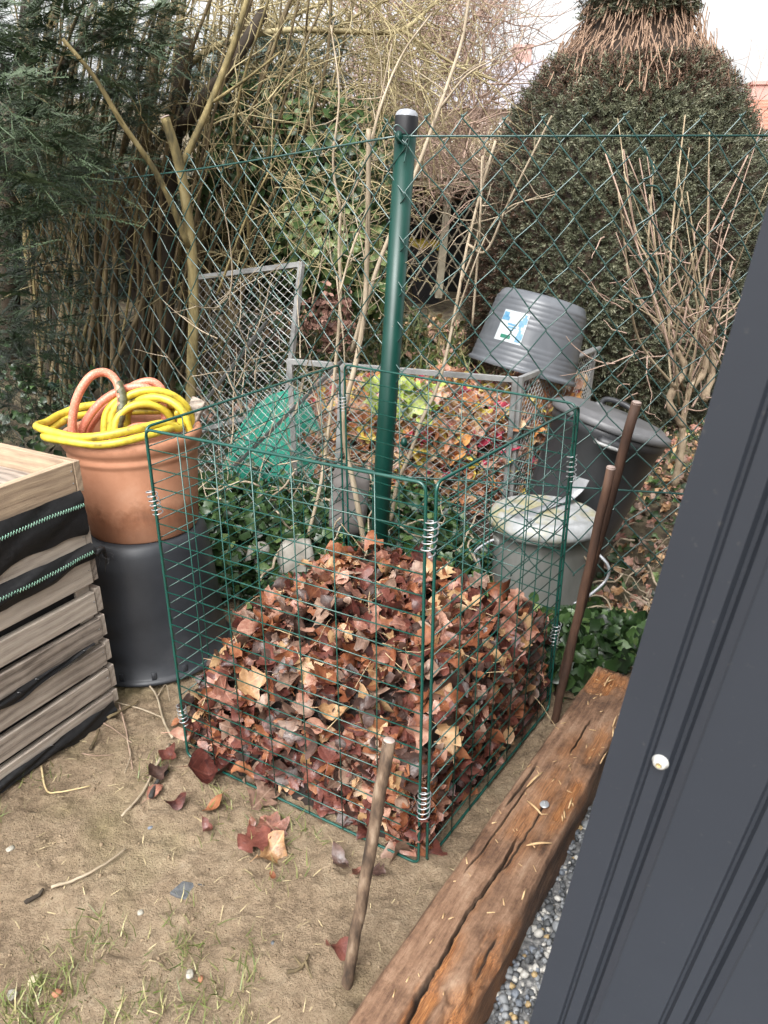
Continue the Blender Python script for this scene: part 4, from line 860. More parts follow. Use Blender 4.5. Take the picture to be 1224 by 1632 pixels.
# plastic dustbin
db = empty('plastic_dustbin', 'dark grey plastic dustbin with a domed lid, leaning behind the crossing bars', 'dustbin')
lc = V3(.925, 2.9, .45); axd = V3(.31, .05, .945); axd /= np.linalg.norm(axd); RD = axis_rot(axd)
MB().lathe([(0, -.66), (.175, -.66), (.182, -.64), (.215, -.25), (.226, -.05), (.235, -.045), (.238, -.02), (.232, -.0), (.22, .0), (.2, -.3)], 64, RD, lc).build('body', m_bin, db)
lid = MB().lathe([(.236, -.02), (.247, -.018), (.25, -.006), (.247, .008), (.24, .012), (.225, .014), (.215, .026), (.2, .032), (.12, .043), (0, .047)], 64, RD, lc + axd * .012).build('lid', m_binlid, db)
X_, Y_ = RD[:, 0], RD[:, 1]
hdir = V3(.78, -.62, 0); hdir -= axd * (hdir @ axd); hdir /= np.linalg.norm(hdir); hs = np.cross(axd, hdir); base = lc + axd * .055
MB().tube(spline([base - hs * .0 - hdir * .07 - axd * .012, base - hdir * .06 + axd * .028, base + axd * .038, base + hdir * .06 + axd * .028, base + hdir * .07 - axd * .012], 6), .011, 8).build('lid_handle', m_bin, lid)
for sg in (-1, 1): MB().box(base + hdir * sg * .072 - axd * .004, (.035, .05, .028), np.stack([hdir, hs, axd], 1)).build('handle_block', m_binlid, lid, bevel=.008)
for aa in (-.35, 2.75):
    r_ = V3(math.cos(aa), math.sin(aa), 0); r_ = RD @ r_; tn = np.cross(axd, r_); c = lc + r_ * .245 - axd * .05; MB().box(c, (.05, .10, .045), np.stack([r_, tn, axd], 1)).build('side_grip', m_bin, db, bevel=.012)
    MB().tube(spline([c - tn * .06 + r_ * .01, c - tn * .05 + r_ * .055, c + tn * .05 + r_ * .055, c + tn * .06 + r_ * .01], 6), .007, 8).build('bail', m_galv, db)

# galvanised can
can = empty('galvanised_can', 'round galvanised metal can with a lichen stained lid, behind the fence', 'metal can')
cc = V3(.6, 2.515, .205); wb = lambda a, z: .008 * math.sin(2 * a + .5) + .004 * math.sin(7 * a)
m_can = M('weathered_zinc', [(.3, (.17, .17, .155)), (.5, (.27, .27, .25)), (.75, (.38, .38, .36))], 5, 7, (1, 1, .35), rough=.5, rvar=.2, metal=.25, bmp=.1)
MB().lathe([(.172, -.62), (.178, -.5), (.186, -.1), (.188, -.045), (.2, -.04), (.203, -.03), (.2, -.02), (.188, -.018)], 64, loc=cc, wob=wb).build('body', m_can, can)
m, nt, b = mk('lichened_zinc_lid'); v = coords(nt); a_ = noise(nt, v, 7, 6, .65)
nt.links.new(mixc(nt, math_(nt, 'MULTIPLY', math_(nt, 'SUBTRACT', a_, .46), 7., True), ramp(nt, noise(nt, v, 22, 5), [(.3, (.3, .31, .31)), (.7, (.5, .51, .52))]), ramp(nt, noise(nt, v, 30, 5), [(.3, (.26, .235, .13)), (.55, (.45, .415, .25)), (.7, (.18, .155, .11))])), b.inputs['Base Color'])
b.inputs['Roughness'].default_value = .5; b.inputs['Metallic'].default_value = .1; bump(nt, b, noise(nt, v, 40, 4), .2, .003)
lid = MB().lathe([(.204, -.035), (.21, -.03), (.211, -.015), (.205, -.004), (.196, .012), (.18, .022), (.165, .019), (.14, .014), (.132, .022), (.122, .026), (.06, .024), (0, .026)], 64, euler(-.05, .04, 0), cc + V3(0, 0, .0), wob=wb).build('lid', m, can)
m_strap = M('zinc_strap', two((.33, .34, .36), (.5, .51, .53)), 25, rough=.4, metal=.35)
sd_ = V3(.75, .66, 0)
mb = MB(); P = spline([cc - sd_ * .205 + V3(0, 0, .008), cc - sd_ * .15 + V3(0, 0, .028), cc - sd_ * .07 + V3(0, 0, .036), cc + sd_ * .0 + V3(0, 0, .034), cc + sd_ * .08 + V3(0, 0, .036), cc + sd_ * .15 + V3(0, 0, .034), cc + sd_ * .19 + V3(0, 0, .06), cc + sd_ * .205 + V3(0, 0, .10)], 5); w_ = np.cross(sd_, [0, 0, 1.])
k = len(P); wd = np.interp(np.linspace(0, 1, k), [0, .15, .3, .75, 1], [.045, .04, .018, .02, .042]); v = []
for p, q in zip(P, wd): v += [p - w_ * q, p + w_ * q, p + w_ * q + V3(0, 0, -.003), p - w_ * q + V3(0, 0, -.003)]
mb.add(v, [(i * 4 + j, i * 4 + (j + 1) % 4, i * 4 + 4 + (j + 1) % 4, i * 4 + 4 + j) for i in range(k - 1) for j in range(4)] + [(3, 2, 1, 0)]); mb.build('lid_strap', m_strap, lid)
def bail(a, drop, par):
    r_ = V3(math.cos(a), math.sin(a), 0); tn = V3(-r_[1], r_[0], 0); c = cc + r_ * .19 + V3(0, 0, -.085)
    MB().tube(spline([c - tn * .012, c - tn * .02 + r_ * .02 - V3(0, 0, .01), c + r_ * .07 - tn * .03 - V3(0, 0, .05), c + r_ * .065 - tn * .03 - V3(0, 0, .11), c + r_ * .02 - tn * .1 - V3(0, 0, .16), c - tn * .17 - V3(0, 0, .155)], 7), .0055, 8).build('bail_handle', m_strap, par)
    MB().box(c, (.012, .05, .03), np.stack([r_, tn, V3(0, 0, 1)], 1)).build('handle_lug', m_can, par, bevel=.004)
bail(-.55, .1, can); bail(-2.9, .1, can)

# two pale stones / stumps in the ivy behind the bin
m_stone = M('pale_stone', [(.3, (.2, .18, .15)), (.55, (.36, .34, .3)), (.75, (.48, .46, .42))], 10, 7, rough=.85, bmp=.6, bscale=30)
def rock(name, c, s, lab, cat, mt=m_stone, seed=0, rot=0.):
    bm = bmesh.new(); bmesh.ops.create_icosphere(bm, subdivisions=3, radius=1)
    for v in bm.verts:
        p = v.co; k = 1 + .22 * float(fbm(p.x * 1.3 + seed, p.y * 1.3 + p.z * 1.7, 1.2, 3, seed)); q = Vector((max(-.72, min(.72, p.x)), max(-.72, min(.72, p.y)), max(-.75, min(.75, p.z)))) * k * 1.35
        v.co = Vector((q.x * s[0], q.y * s[1], q.z * s[2]))
    me = bpy.data.meshes.new(name); bm.to_mesh(me); bm.free(); me.materials.append(mt); me.polygons.foreach_set('use_smooth', [True] * len(me.polygons)); o = link(name, me); o.location = Vector(tuple(c)); o.rotation_euler = (0, .1, rot); return tag(o, lab, cat)
rock('stone_block', at(468, 922, 2.28), (.058, .06, .14), 'taller pale stone block in the ivy just behind the leaf heap', 'stone', seed=3, rot=.3)
rock('stone_block', at(410, 915, 2.36), (.04, .05, .12), 'narrow pale stone in the ivy behind the left of the bin', 'stone', seed=5, rot=-.2)
rock('stone_block', at(555, 800, 2.5), (.07, .06, .12), 'dark grey stone in the ivy beside the fence post', 'stone', M('dark_stone', two((.09, .08, .075), (.2, .18, .17)), 10, rough=.9, bmp=.5), 7)

# ================================================================== TREES AND SHRUBS
def curve_on(P, t):
    P = np.asarray(P); i = t * (len(P) - 1); k = min(int(i), len(P) - 2); return P[k] + (P[k + 1] - P[k]) * (i - k)
def side_twigs(mb, P, n, L, r, mi=0, up=.3, jit=.2, t0=.2, sub=0):
    for k in range(n):
        t = R.uniform(t0, .97); p = curve_on(P, t); d = rdir(1)[0] + V3(0, 0, up); l = L * R.uniform(.4, 1.1); Q_ = wander(p, d, l, 6, jit, 0, up * .15); mb.tube(Q_, np.linspace(r, r * .35, 7), 4, mi, False)
        for s in range(sub): mb.tube(wander(curve_on(Q_, R.uniform(.2, .9)), rdir(1)[0] + V3(0, 0, up), l * .4, 4, jit), np.linspace(r * .6, r * .3, 5), 3, mi, False)

# --- sapling stems growing along the fence, drawn one by one
def stem(name, lab, cat, L, r0, r1, mt, twigs=6, tl=.18, group=None, extra=(), up=.6):
    o = empty(name, lab, cat, group); P = spline([at(*q) for q in L], 6); MB().tube(P, np.linspace(r0, r1, len(P)), 9).build('trunk', mt, o)
    mb = MB()
    for E in extra:
        Q_ = spline([at(*q) for q in E[0]], 6); mb.tube(Q_, np.linspace(E[1], E[2], len(Q_)), 6)
        side_twigs(mb, Q_, max(2, twigs // 3), tl * .7, .0018, up=up)
    side_twigs(mb, P, twigs, tl, .0022, up=up, sub=1)
    tag(mb.build('branches', mt, o), kind='stuff'); return o
SG = 'saplings growing up through the fence'
stem('sapling', 'cut pale sapling just left of the fence post, bent low down', 'sapling', [(583, 890, 2.36), (566, 790, 2.37), (548, 700, 2.38), (549, 650, 2.38), (566, 580, 2.38), (580, 500, 2.38), (585, 400, 2.38), (587, 300, 2.38), (588, 205, 2.37)], .0100, .0075, m_pale, 9, .3, SG, [([(587, 330, 2.38), (560, 400, 2.36), (540, 470, 2.33)], .005, .003), ([(588, 260, 2.38), (604, 180, 2.4), (640, 90, 2.45), (690, 20, 2.5)], .005, .002)])
stem('sapling', 'thin tan sapling behind the left rear bin edge, forking high up', 'sapling', [(488, 860, 2.45), (512, 760, 2.47), (530, 620, 2.5), (542, 480, 2.5), (540, 400, 2.5), (543, 335, 2.5)], .0068, .0045, m_pale, 9, .25, SG, [([(543, 335, 2.5), (531, 260, 2.5), (541, 150, 2.5), (528, 40, 2.52)], .005, .002), ([(543, 335, 2.5), (572, 285, 2.5), (600, 190, 2.5), (625, 70, 2.5)], .0045, .002), ([(536, 440, 2.5), (548, 560, 2.47), (546, 640, 2.45)], .003, .002)])
stem('sapling', 'slanting tan stem rising from right of the post foot', 'sapling', [(622, 830, 2.45), (632, 770, 2.48), (650, 730, 2.5), (672, 668, 2.52), (695, 620, 2.55), (712, 560, 2.6), (730, 470, 2.65), (745, 390, 2.7), (768, 300, 2.75), (790, 225, 2.75)], .0075, .0045, m_pale, 9, .25, SG, [([(745, 390, 2.7), (775, 400, 2.65), (812, 320, 2.6), (880, 185, 2.55)], .005, .003), ([(735, 450, 2.66), (762, 370, 2.66), (768, 250, 2.7)], .004, .002), ([(720, 520, 2.62), (790, 350, 2.6), (886, 310, 2.5)], .0035, .0015)])
stem('sapling', 'long pale stem leaning right behind the fence post top', 'sapling', [(560, 560, 2.75), (600, 430, 2.75), (640, 330, 2.78), (672, 250, 2.8), (712, 140, 2.85), (738, 60, 2.9), (752, -30, 2.9)], .0085, .005, m_pale, 10, .35, SG, [([(700, 175, 2.84), (745, 120, 2.8), (790, 95, 2.8)], .005, .002)])
stem('sapling', 'upright whitish twig between post and topiary', 'sapling', [(752, 520, 2.7), (762, 400, 2.7), (768, 300, 2.7), (770, 248, 2.7)], .0045, .0025, m_pale, 5, .2, SG)
stem('cut_tree_stem', 'olive barked young tree cut off at the top, left of the bin', 'tree stem', [(303, 690, 3.02), (304, 600, 3.02), (308, 500, 3.02), (305, 400, 3.02), (293, 300, 3.0), (280, 240, 2.98), (263, 186, 2.96)], .0235, .017, m_barkol, 6, .3, None, [([(300, 392, 3.0), (255, 285, 2.9), (195, 195, 2.8), (150, 120, 2.75), (100, 60, 2.7)], .012, .006), ([(290, 262, 3.0), (335, 165, 3.05), (372, 70, 3.1), (400, -20, 3.15)], .0145, .0095), ([(335, 165, 3.05), (400, 120, 3.0), (450, 80, 3.0)], .006, .003), ([(345, 470, 2.98), (400, 330, 2.9), (470, 200, 2.85)], .005, .003)])
MB().lathe([(0, .002), (.016, .001), (.0175, -.002)], 16, axis_rot(V3(-.35, -.05, .9)), at(263, 185, 2.96)).build('sawn_end', m_cut, bpy.data.objects['cut_tree_stem'])

# --- multi-stemmed brown shrub at the left behind the fence
ms = empty('multi_stem_shrub', 'tall shrub of many brown upright stems behind the left fence', 'shrub')
mt_ = MB(); tw = MB(); nst = 0
for k in range(82):
    bx = R.uniform(60, 355); Y0 = R.uniform(3.7, 4.4); p0 = at(bx, R.uniform(590, 640), Y0); lean = (bx - 150) / 300
    topx = 105 + (bx - 60) * 1.3 + R.normal() * 45; p1 = at(topx, -40, Y0 + R.normal() * .35); L = np.linalg.norm(p1 - p0); r = R.choice([.008, .012, .019, .03], p=[.5, .33, .15, .02])
    mid = (p0 + p1) / 2 + R.normal(size=3) * .05 + V3(-.1, 0, 0); P = spline([p0 - V3(0, 0, .3), p0, (p0 + mid) / 2 + R.normal(size=3) * .03, mid, (mid + p1) / 2 + R.normal(size=3) * .07, p1], 4)
    MB().tube(P, np.linspace(r, r * .55, len(P)), 7).build('stem', m_bark if R.random() < .72 else m_barkol, ms)
    side_twigs(tw, P, 5, .5, .003, up=.7, jit=.2, t0=.4, sub=1)
tag(tw.build('twigs', m_twigol, ms), kind='stuff')
for (xa, ya, xb, yb, Y_, r) in ((262, 560, 300, 60, 3.9, .05), (215, 600, 250, 300, 4.2, .055), (90, 620, 120, 380, 4.3, .06), (290, 200, 420, 20, 3.9, .035), (240, 620, 200, 330, 4.4, .06)):
    P = spline([at(xa, ya, Y_), (at(xa, ya, Y_) + at(xb, yb, Y_)) / 2 + R.normal(size=3) * .05, at(xb, yb, Y_)], 6); MB().tube(P, np.linspace(r, r * .7, len(P)), 9).build('stem', m_barkdk, ms)

# --- dark yew at the left
SPR = [spray_tpl() for _ in range(6)]
def crown(name, parent, ells, tpls, mt, size, outward=.6, droop=.35, tintf=None):
    Ps, Ns, Fw, Ti = [], [], [], []
    for (c, rad, n, tb) in ells:
        d = rdir(n); rr = R.uniform(.25, 1, n)[:, None] ** .45; p = np.array(c) + d * rr * np.array(rad); Ps.append(p)
        f = d * outward + rdir(n) * .7 + V3(0, 0, -droop); Fw.append(f); Ns.append(rdir(n) * .5 + V3(0, -.25, .9)); Ti.append(np.clip(tb + R.normal(size=n) * .16 + .18 * d[:, 2], 0, 1))
    P, N_, Fw, Ti = map(np.concatenate, (Ps, Ns, Fw, Ti)); n = len(P)
    return tag(scatter(name, tpls, frames(P, N_, R.uniform(*size, n), fwd=Fw), mt, parent, tint=Ti, smooth=False), kind='stuff')
yw = empty('yew_tree', 'dark green yew tree with drooping needle sprays at the left edge', 'tree')
crown('foliage', yw, [(at(20, 60, 3.1), (.55, .45, .5), 420, .55), (at(115, 45, 3.4), (.4, .4, .26), 230, .55), (at(5, 260, 2.8), (.27, .28, .28), 190, .62), (at(-10, 440, 2.8), (.22, .28, .38), 200, .48), (at(-20, 580, 2.9), (.2, .25, .25), 110, .28), (at(90, 170, 3.9), (.5, .4, .35), 300, .4), (at(180, 150, 4.7), (.55, .3, .45), 240, .42), (at(60, 420, 4.9), (.8, .25, .8), 420, .2), (at(210, 330, 5.0), (.7, .25, .6), 300, .2), (at(45, 560, 4.6), (.6, .3, .5), 260, .14), (at(250, 560, 5.0), (.6, .3, .4), 200, .16)], SPR, m_yew, (.9, 1.5))
for (pts, r) in (([(20, 700, 4.7), (10, 400, 4.6), (40, 100, 4.4), (60, -80, 4.3)], .09), ([(20, 300, 4.5), (-20, 200, 3.9), (10, 100, 3.4)], .04), ([(30, 200, 4.5), (120, 80, 4.0), (200, 40, 3.7)], .035)):
    P = spline([at(*q) for q in pts], 6); MB().tube(P, np.linspace(r, r * .4, len(P)), 9).build('trunk', m_barkdk, yw)
# spruce like blue-grey boughs hanging behind the stems
bl = empty('blue_conifer', 'blue green conifer bough drooping among the twigs above the fence', 'tree')
crown('foliage', bl, [(at(420, 95, 4.15), (.32, .2, .12), 90, .8), (at(350, 130, 4.4), (.24, .2, .18), 70, .6), (at(480, 70, 4.1), (.2, .15, .05), 30, .85)], SPR, M('blue_needles', tinted((.03, .05, .042), (.075, .115, .1), (.16, .23, .2)), 6, tint=.7, rough=.45), (.8, 1.3), 1.2, .5)
P = spline([at(300, 120, 4.5), at(380, 100, 4.2), at(480, 65, 4.1)], 6); MB().tube(P, np.linspace(.02, .006, len(P)), 6).build('branch', m_barkdk, bl)

# --- clipped bell shaped yew
bell = empty('topiary_yew', 'large clipped bell shaped yew with a narrow bare neck and rounded top', 'topiary')
BC = V3(1.43, 5.0, 0); RBL = axis_rot(V3(-.012, -.122, .99)); zs0 = float(ground_z(1.5, 5.0))
KB = .935
bp = [(-.25, .75), (.2, .92), (.6, 1.0), (.95, 1.0), (1.25, .95), (1.5, .87), (1.72, .74), (1.9, .645), (2.02, .54), (2.1, .45), (2.16, .39), (2.22, .36), (2.3, .35), (2.36, .36), (2.46, .37), (2.62, .35), (2.8, .28), (2.88, .1)]
bp = [(z, r * KB) for z, r in bp]; pz, pr_ = np.array(bp).T
lump = lambda a, z: .045 * math.sin(3 * a + z * 2) + .03 * math.sin(7 * a - z * 5)
MB().lathe([(max(r - .07, .02), z) for z, r in bp], 60, RBL, BC, wob=lump).build('inner_wood', M('bare_yew_wood', [(.3, (.012, .008, .006)), (.55, (.045, .028, .018)), (.75, (.09, .055, .035))], 18, rough=.9, bmp=.8, bscale=40), bell)
def sprig_tpl(n=11, nl=.02, w=.0028, L=.05):
    qs = []
    for i in range(n):
        a = i * 2.4; t = (i + .3) / n; d = V3(math.cos(a) * .8, math.sin(a) * .8, .75); d /= np.linalg.norm(d); sd__ = np.cross(d, [0, 0, 1.]); sd__ /= np.linalg.norm(sd__) + 1e-6
        qs.append(needle(V3(0, 0, L * t), d, sd__, nl * R.uniform(.8, 1.2), w))
    qs.append([V3(-.001, 0, -.03), V3(.001, 0, -.03), V3(.001, 0, L), V3(-.001, 0, L)]); return quad_tpl(qs)
SPG = [sprig_tpl() for _ in range(5)]
def bell_pts(n, z0, z1):
    z = R.uniform(z0, z1, n); a = R.uniform(0, 2 * pi, n); a = np.where(R.random(n) < .75, -pi / 2 + R.normal(size=n) * .9, a); r = np.interp(z, pz, pr_); dr = np.interp(z + .02, pz, pr_) - np.interp(z - .02, pz, pr_)
    r = r * (1 + .045 * np.sin(3 * a + z * 2) + .03 * np.sin(7 * a - z * 5)) - .05 + R.uniform(-.06, .015, n); nrm = np.column_stack([np.cos(a), np.sin(a), -dr / .04]); nrm /= np.linalg.norm(nrm, axis=1)[:, None]
    return np.column_stack([r * np.cos(a), r * np.sin(a), z]) , nrm, a, z
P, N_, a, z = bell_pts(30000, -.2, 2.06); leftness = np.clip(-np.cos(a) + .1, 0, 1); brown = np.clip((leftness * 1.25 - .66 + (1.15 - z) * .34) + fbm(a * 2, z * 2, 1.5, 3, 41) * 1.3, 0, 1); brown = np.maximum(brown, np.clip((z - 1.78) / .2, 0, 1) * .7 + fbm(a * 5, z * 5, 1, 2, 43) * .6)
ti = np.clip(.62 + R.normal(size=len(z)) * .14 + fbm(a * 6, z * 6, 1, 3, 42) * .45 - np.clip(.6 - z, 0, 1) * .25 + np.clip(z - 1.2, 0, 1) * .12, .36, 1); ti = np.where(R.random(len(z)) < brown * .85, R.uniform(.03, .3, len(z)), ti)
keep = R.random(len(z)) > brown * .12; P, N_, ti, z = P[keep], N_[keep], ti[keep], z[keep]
P2_, N2_, a2, z2 = bell_pts(3400, 2.25, 2.86); P = np.vstack([P, P2_]); N_ = np.vstack([N_, N2_]); ti = np.concatenate([ti, np.clip(.55 + R.normal(size=len(P2_)) * .15, .36, 1)])
W = P @ RBL.T + BC; Nw = N_ @ RBL.T
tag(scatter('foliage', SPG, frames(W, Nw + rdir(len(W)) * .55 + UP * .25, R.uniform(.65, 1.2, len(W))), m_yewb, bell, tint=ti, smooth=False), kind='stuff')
mb = MB()
for k in range(1500):
    a = R.uniform(0, 2 * pi); z = R.uniform(1.9, 2.3); r = np.interp(z, pz, pr_) * R.uniform(.8, .99); p = RBL @ V3(r * math.cos(a), r * math.sin(a), z) + BC; d = UP + (RBL @ V3(-math.cos(a), -math.sin(a), 0)) * R.uniform(.3, 1.2) + R.normal(size=3) * .2
    mb.tube(wander(p, d, R.uniform(.05, .15), 3, .1), R.uniform(.002, .004), 3, cap=False)
tag(mb.build('dead_twigs', M('dead_yew_twig', two((.17, .10, .065), (.42, .28, .19)), 14, rough=.8), bell), kind='stuff')

# --- ivy thicket behind the fence
def ivy_mass(name, parent, P, N_, size, tint, mt=m_ivy): return tag(scatter(name, IVYT, frames(P, N_, size), mt, parent, tint=tint), kind='stuff')
iv = empty('ivy_thicket', 'dense clump of dark ivy covering an old stump behind the fence', 'ivy')
Ps, Ns, Ti = [], [], []
for (c, rad, n, tb) in ((at(430, 250, 4.2), (.5, .35, .42), 1300, .45), (at(530, 280, 4.1), (.4, .35, .42), 1200, .48), (at(520, 385, 4.0), (.3, .3, .3), 800, .82), (at(480, 410, 4.5), (.55, .3, .3), 700, .4), (at(360, 390, 4.6), (.4, .3, .4), 600, .35), (at(580, 440, 4.1), (.22, .25, .25), 450, .8)):
    d = rdir(n); d[:, 1] = -np.abs(d[:, 1]); p = np.array(c) + d * np.array(rad) * R.uniform(.6, 1.05, n)[:, None]; Ps.append(p); Ns.append(d + rdir(n) * .6 + V3(0, -.4, .3)); Ti.append(np.clip(tb + R.normal(size=n) * .15 + .15 * d[:, 2], .03, .97))
P, N_, Ti = np.concatenate(Ps), np.concatenate(Ns), np.concatenate(Ti); ivy_mass('foliage', iv, P, N_, R.uniform(.028, .055, len(P)), Ti)
m_core_shade = M('shaded_core_bark', two((.012, .01, .008), (.04, .03, .02)), 12, rough=.95)  # near-black colour stands for the shade deep inside ivy and hedge
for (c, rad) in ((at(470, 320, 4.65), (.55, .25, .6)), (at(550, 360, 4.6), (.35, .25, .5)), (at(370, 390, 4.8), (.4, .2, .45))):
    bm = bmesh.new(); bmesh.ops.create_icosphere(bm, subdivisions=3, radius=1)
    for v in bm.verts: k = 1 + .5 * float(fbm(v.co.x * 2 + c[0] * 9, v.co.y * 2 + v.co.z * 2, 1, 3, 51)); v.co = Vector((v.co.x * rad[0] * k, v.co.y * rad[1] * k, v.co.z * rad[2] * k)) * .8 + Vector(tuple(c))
    me = bpy.data.meshes.new('stump'); bm.to_mesh(me); bm.free(); me.materials.append(m_core_shade); link('stump', me, iv)

# --- ivy carpet along the fence
def carpet(n, poly, zoff=(0, .09), xr=(-1.4, 1.7), yr=(2.0, 3.6)):
    P = []
    while len(P) < n:
        p = (R.uniform(*xr), R.uniform(*yr))
        if poly(*p): P.append((p[0], p[1], float(ground_z(*p)) + R.uniform(*zoff)))
    return np.array(P)
clear = lambda x, y: math.hypot(x - .605, y - 2.515) > .2 and math.hypot(x + .718, y - 1.955) > .26
def ivy_bed(n, poly, lab, tb, **k):
    P = carpet(n, lambda x, y: clear(x, y) and poly(x, y), **k); P = P[~inq(P, .03)]; n = len(P)
    tag(scatter('ivy_ground_cover', IVYT, frames(P, rdir(n) * .8 + V3(0, -.4, .75), R.uniform(.024, .055, n)), m_ivy, tint=np.clip(R.normal(tb, .2, n), .03, .97)), lab, kind='stuff')
ivy_bed(6200, lambda x, y: x < .5 and y > 2.13 + .05 * math.sin(x * 9), 'dark ivy carpeting the ground under the mesh cage behind the bin', .42, zoff=(0, .12), xr=(-1.5, .5), yr=(2.1, 3.0))
ivy_bed(1300, lambda x, y: True, 'low ivy and dead growth between the cage and the lattice shelter', .45, zoff=(0, .2), xr=(-1.0, .3), yr=(4.0, 5.8))
ivy_bed(1500, lambda x, y: True, 'dark ivy under the brown stems at the left fence', .35, zoff=(0, .16), xr=(-2.6, -.4), yr=(2.9, 4.4))
ivy_bed(2300, lambda x, y: y > 1.66 + (x - .5) * .62 and y < 2.75 - (.3 if x > .9 else 0), 'glossy ivy growing round the far end of the sleeper', .43, zoff=(0, .075), xr=(.47, 1.5), yr=(1.68, 2.8))
P = carpet(2300, lambda x, y: x > .75 and y > 2.35, (0, .06), (.75, 2.4), (2.35, 4.4)); 
tag(scatter('dry_leaf_litter', LEAF, frames(P, rdir(len(P)) * .5 + V3(0, -.2, 1), R.uniform(.026, .06, len(P))), [LM[1], LM[2], LM[5], m_ivy], tint=R.uniform(.1, .9, len(P)), mi=R.choice(4, len(P), p=[.18, .25, .25, .32])), 'pale dry leaves lying under the shrub behind the dustbin', kind='stuff')
mb = MB()
for k in range(95):
    x = R.uniform(-.9, 1.5); y = R.uniform(2.2, 2.9) - (.4 if x > .6 and R.random() < .6 else 0); p = gp(x, y, .05 + R.uniform(0, .1)); d = R.normal(size=3) * V3(1, .7, .35) + V3(0, 0, .12); mb.tube(wander(p, d, R.uniform(.1, .4), 8, .3, .06), R.uniform(.0015, .005), 5)
for k in range(60):
    p = gp(R.uniform(.8, 1.8), R.uniform(2.2, 3.4), .04); d = R.normal(size=3) * V3(1, .7, .3) + V3(0, 0, .15); mb.tube(wander(p, d, R.uniform(.1, .35), 7, .25, .04), R.uniform(.0015, .004), 5)
tag(mb.build('ivy_stems', m_pale), 'pale dead twigs and ivy runners tangled in the ground cover', kind='stuff')

# --- pale thorny shrub at the right behind the fence
rs = empty('pruned_shrub', 'pruned shrub with thick gnarled base and many thin tan shoots at the right', 'shrub')
m_gn = M('gnarled_bark', [(.3, (.17, .12, .08)), (.5, (.33, .25, .165)), (.75, (.46, .37, .26))], 24, rough=.85, bmp=.7)
b0_ = at(1075, 760, 3.0); trunks = [[(1072, 775, 3.0), (1085, 720, 3.0), (1088, 670, 3.0), (1098, 620, 3.0)], [(1088, 680, 3.0), (1066, 640, 2.98), (1090, 590, 3.0), (1078, 560, 3.0)], [(1098, 620, 3.0), (1122, 590, 3.05), (1118, 540, 3.05)], [(1120, 640, 3.05), (1135, 590, 3.1), (1130, 520, 3.1)]]
tips = []
for tpts in trunks:
    P = spline([at(*q) for q in tpts], 6); MB().tube(P, np.linspace(.017, .011, len(P)) * (1 + .2 * np.sin(np.arange(len(P)) * 1.9)), 8).build('trunk', m_gn, rs); tips += [P[-1], P[len(P) // 2], P[-4]]
for k in range(40):
    p = tips[int(R.integers(len(tips)))] + R.normal(size=3) * .02; tx, ty = R.choice([R.uniform(960, 1110), R.uniform(1060, 1240)]), R.uniform(180, 480); e = at(tx, ty, 3.0 + R.normal() * .2); L = np.linalg.norm(e - p); mid = p + (e - p) * .45 + R.normal(size=3) * .05 + V3((e - p)[0] * .15, 0, -.03)
    P = spline([p, mid, e + R.normal(size=3) * .02], 6); r = R.uniform(.003, .0062); o = MB().tube(P, np.linspace(r, r * .5, len(P)), 5).build('shoot', m_twig if R.random() < .5 else m_twigpk, rs)
mb = MB()
for k in range(55): 
    p = at(R.uniform(960, 1200), R.uniform(350, 680), 3.0 + R.normal() * .2); mb.tube(wander(p, rdir(1)[0] + V3(0, 0, .4), R.uniform(.1, .35), 6, .2), np.linspace(.003, .0012, 7), 4, cap=False)
tag(mb.build('twigs', m_twigpk, rs), kind='stuff')

# --- dry flower head
fh = empty('dead_flower_head', 'brown dead flower head on a stalk behind the fence', 'flower')
c = at(528, 510, 3.35); MB().tube(spline([c + V3(.0, .0, -.45), c + V3(.02, 0, -.2), c], 6), .004, 6).build('stalk', m_bark, fh)
d = rdir(520); P = c + d * np.array((.12, .1, .15)) * R.uniform(.6, 1.05, 520)[:, None]; P = P + .02 * np.sin(P * 60)
tag(scatter('florets', [leaf_tpl(.8, 0, 2, .4, .3, 3, .08)], frames(P, d + rdir(520) * .6, R.uniform(.02, .034, 520)), M('brown_floret', tinted((.05, .022, .016), (.15, .07, .05), (.3, .17, .13)), 20, tint=.7, rough=.8), fh, tint=R.uniform(0, 1, 520)), kind='stuff')

# --- bare hanging twigs over the fence
def thicket(name, lab, n, xr, yr, Yr, L, r, mt, dirv, droop=.05, jit=.16, sub=3, thick=()):
    o = empty(name, lab, 'bare shrub'); mb = MB()
    for pts, rr in thick:
        P = spline([at(*q) for q in pts], 6); MB().tube(P, np.linspace(rr, rr * .5, len(P)), 7).build('branch', mt, o); side_twigs(mb, P, 16, L * .7, r, up=.1, jit=.22, t0=.05, sub=2)
    for k in range(n):
        p = at(R.uniform(*xr), R.uniform(*yr), R.uniform(*Yr)); d_ = np.array(dirv) + R.normal(size=3) * .55; l = L * R.uniform(.5, 1.3); Q_ = wander(p, d_, l, 9, jit, droop); mb.tube(Q_, np.linspace(r * R.uniform(.8, 1.5), r * .4, 10), 4, cap=False)
        for s in range(sub): mb.tube(wander(curve_on(Q_, R.uniform(.1, .9)), np.array(dirv) * .5 + R.normal(size=3) * .8, l * R.uniform(.2, .45), 5, jit * 1.3, droop), np.linspace(r * .6, r * .3, 6), 3, cap=False)
    tag(mb.build('twigs', mt, o), kind='stuff'); return o
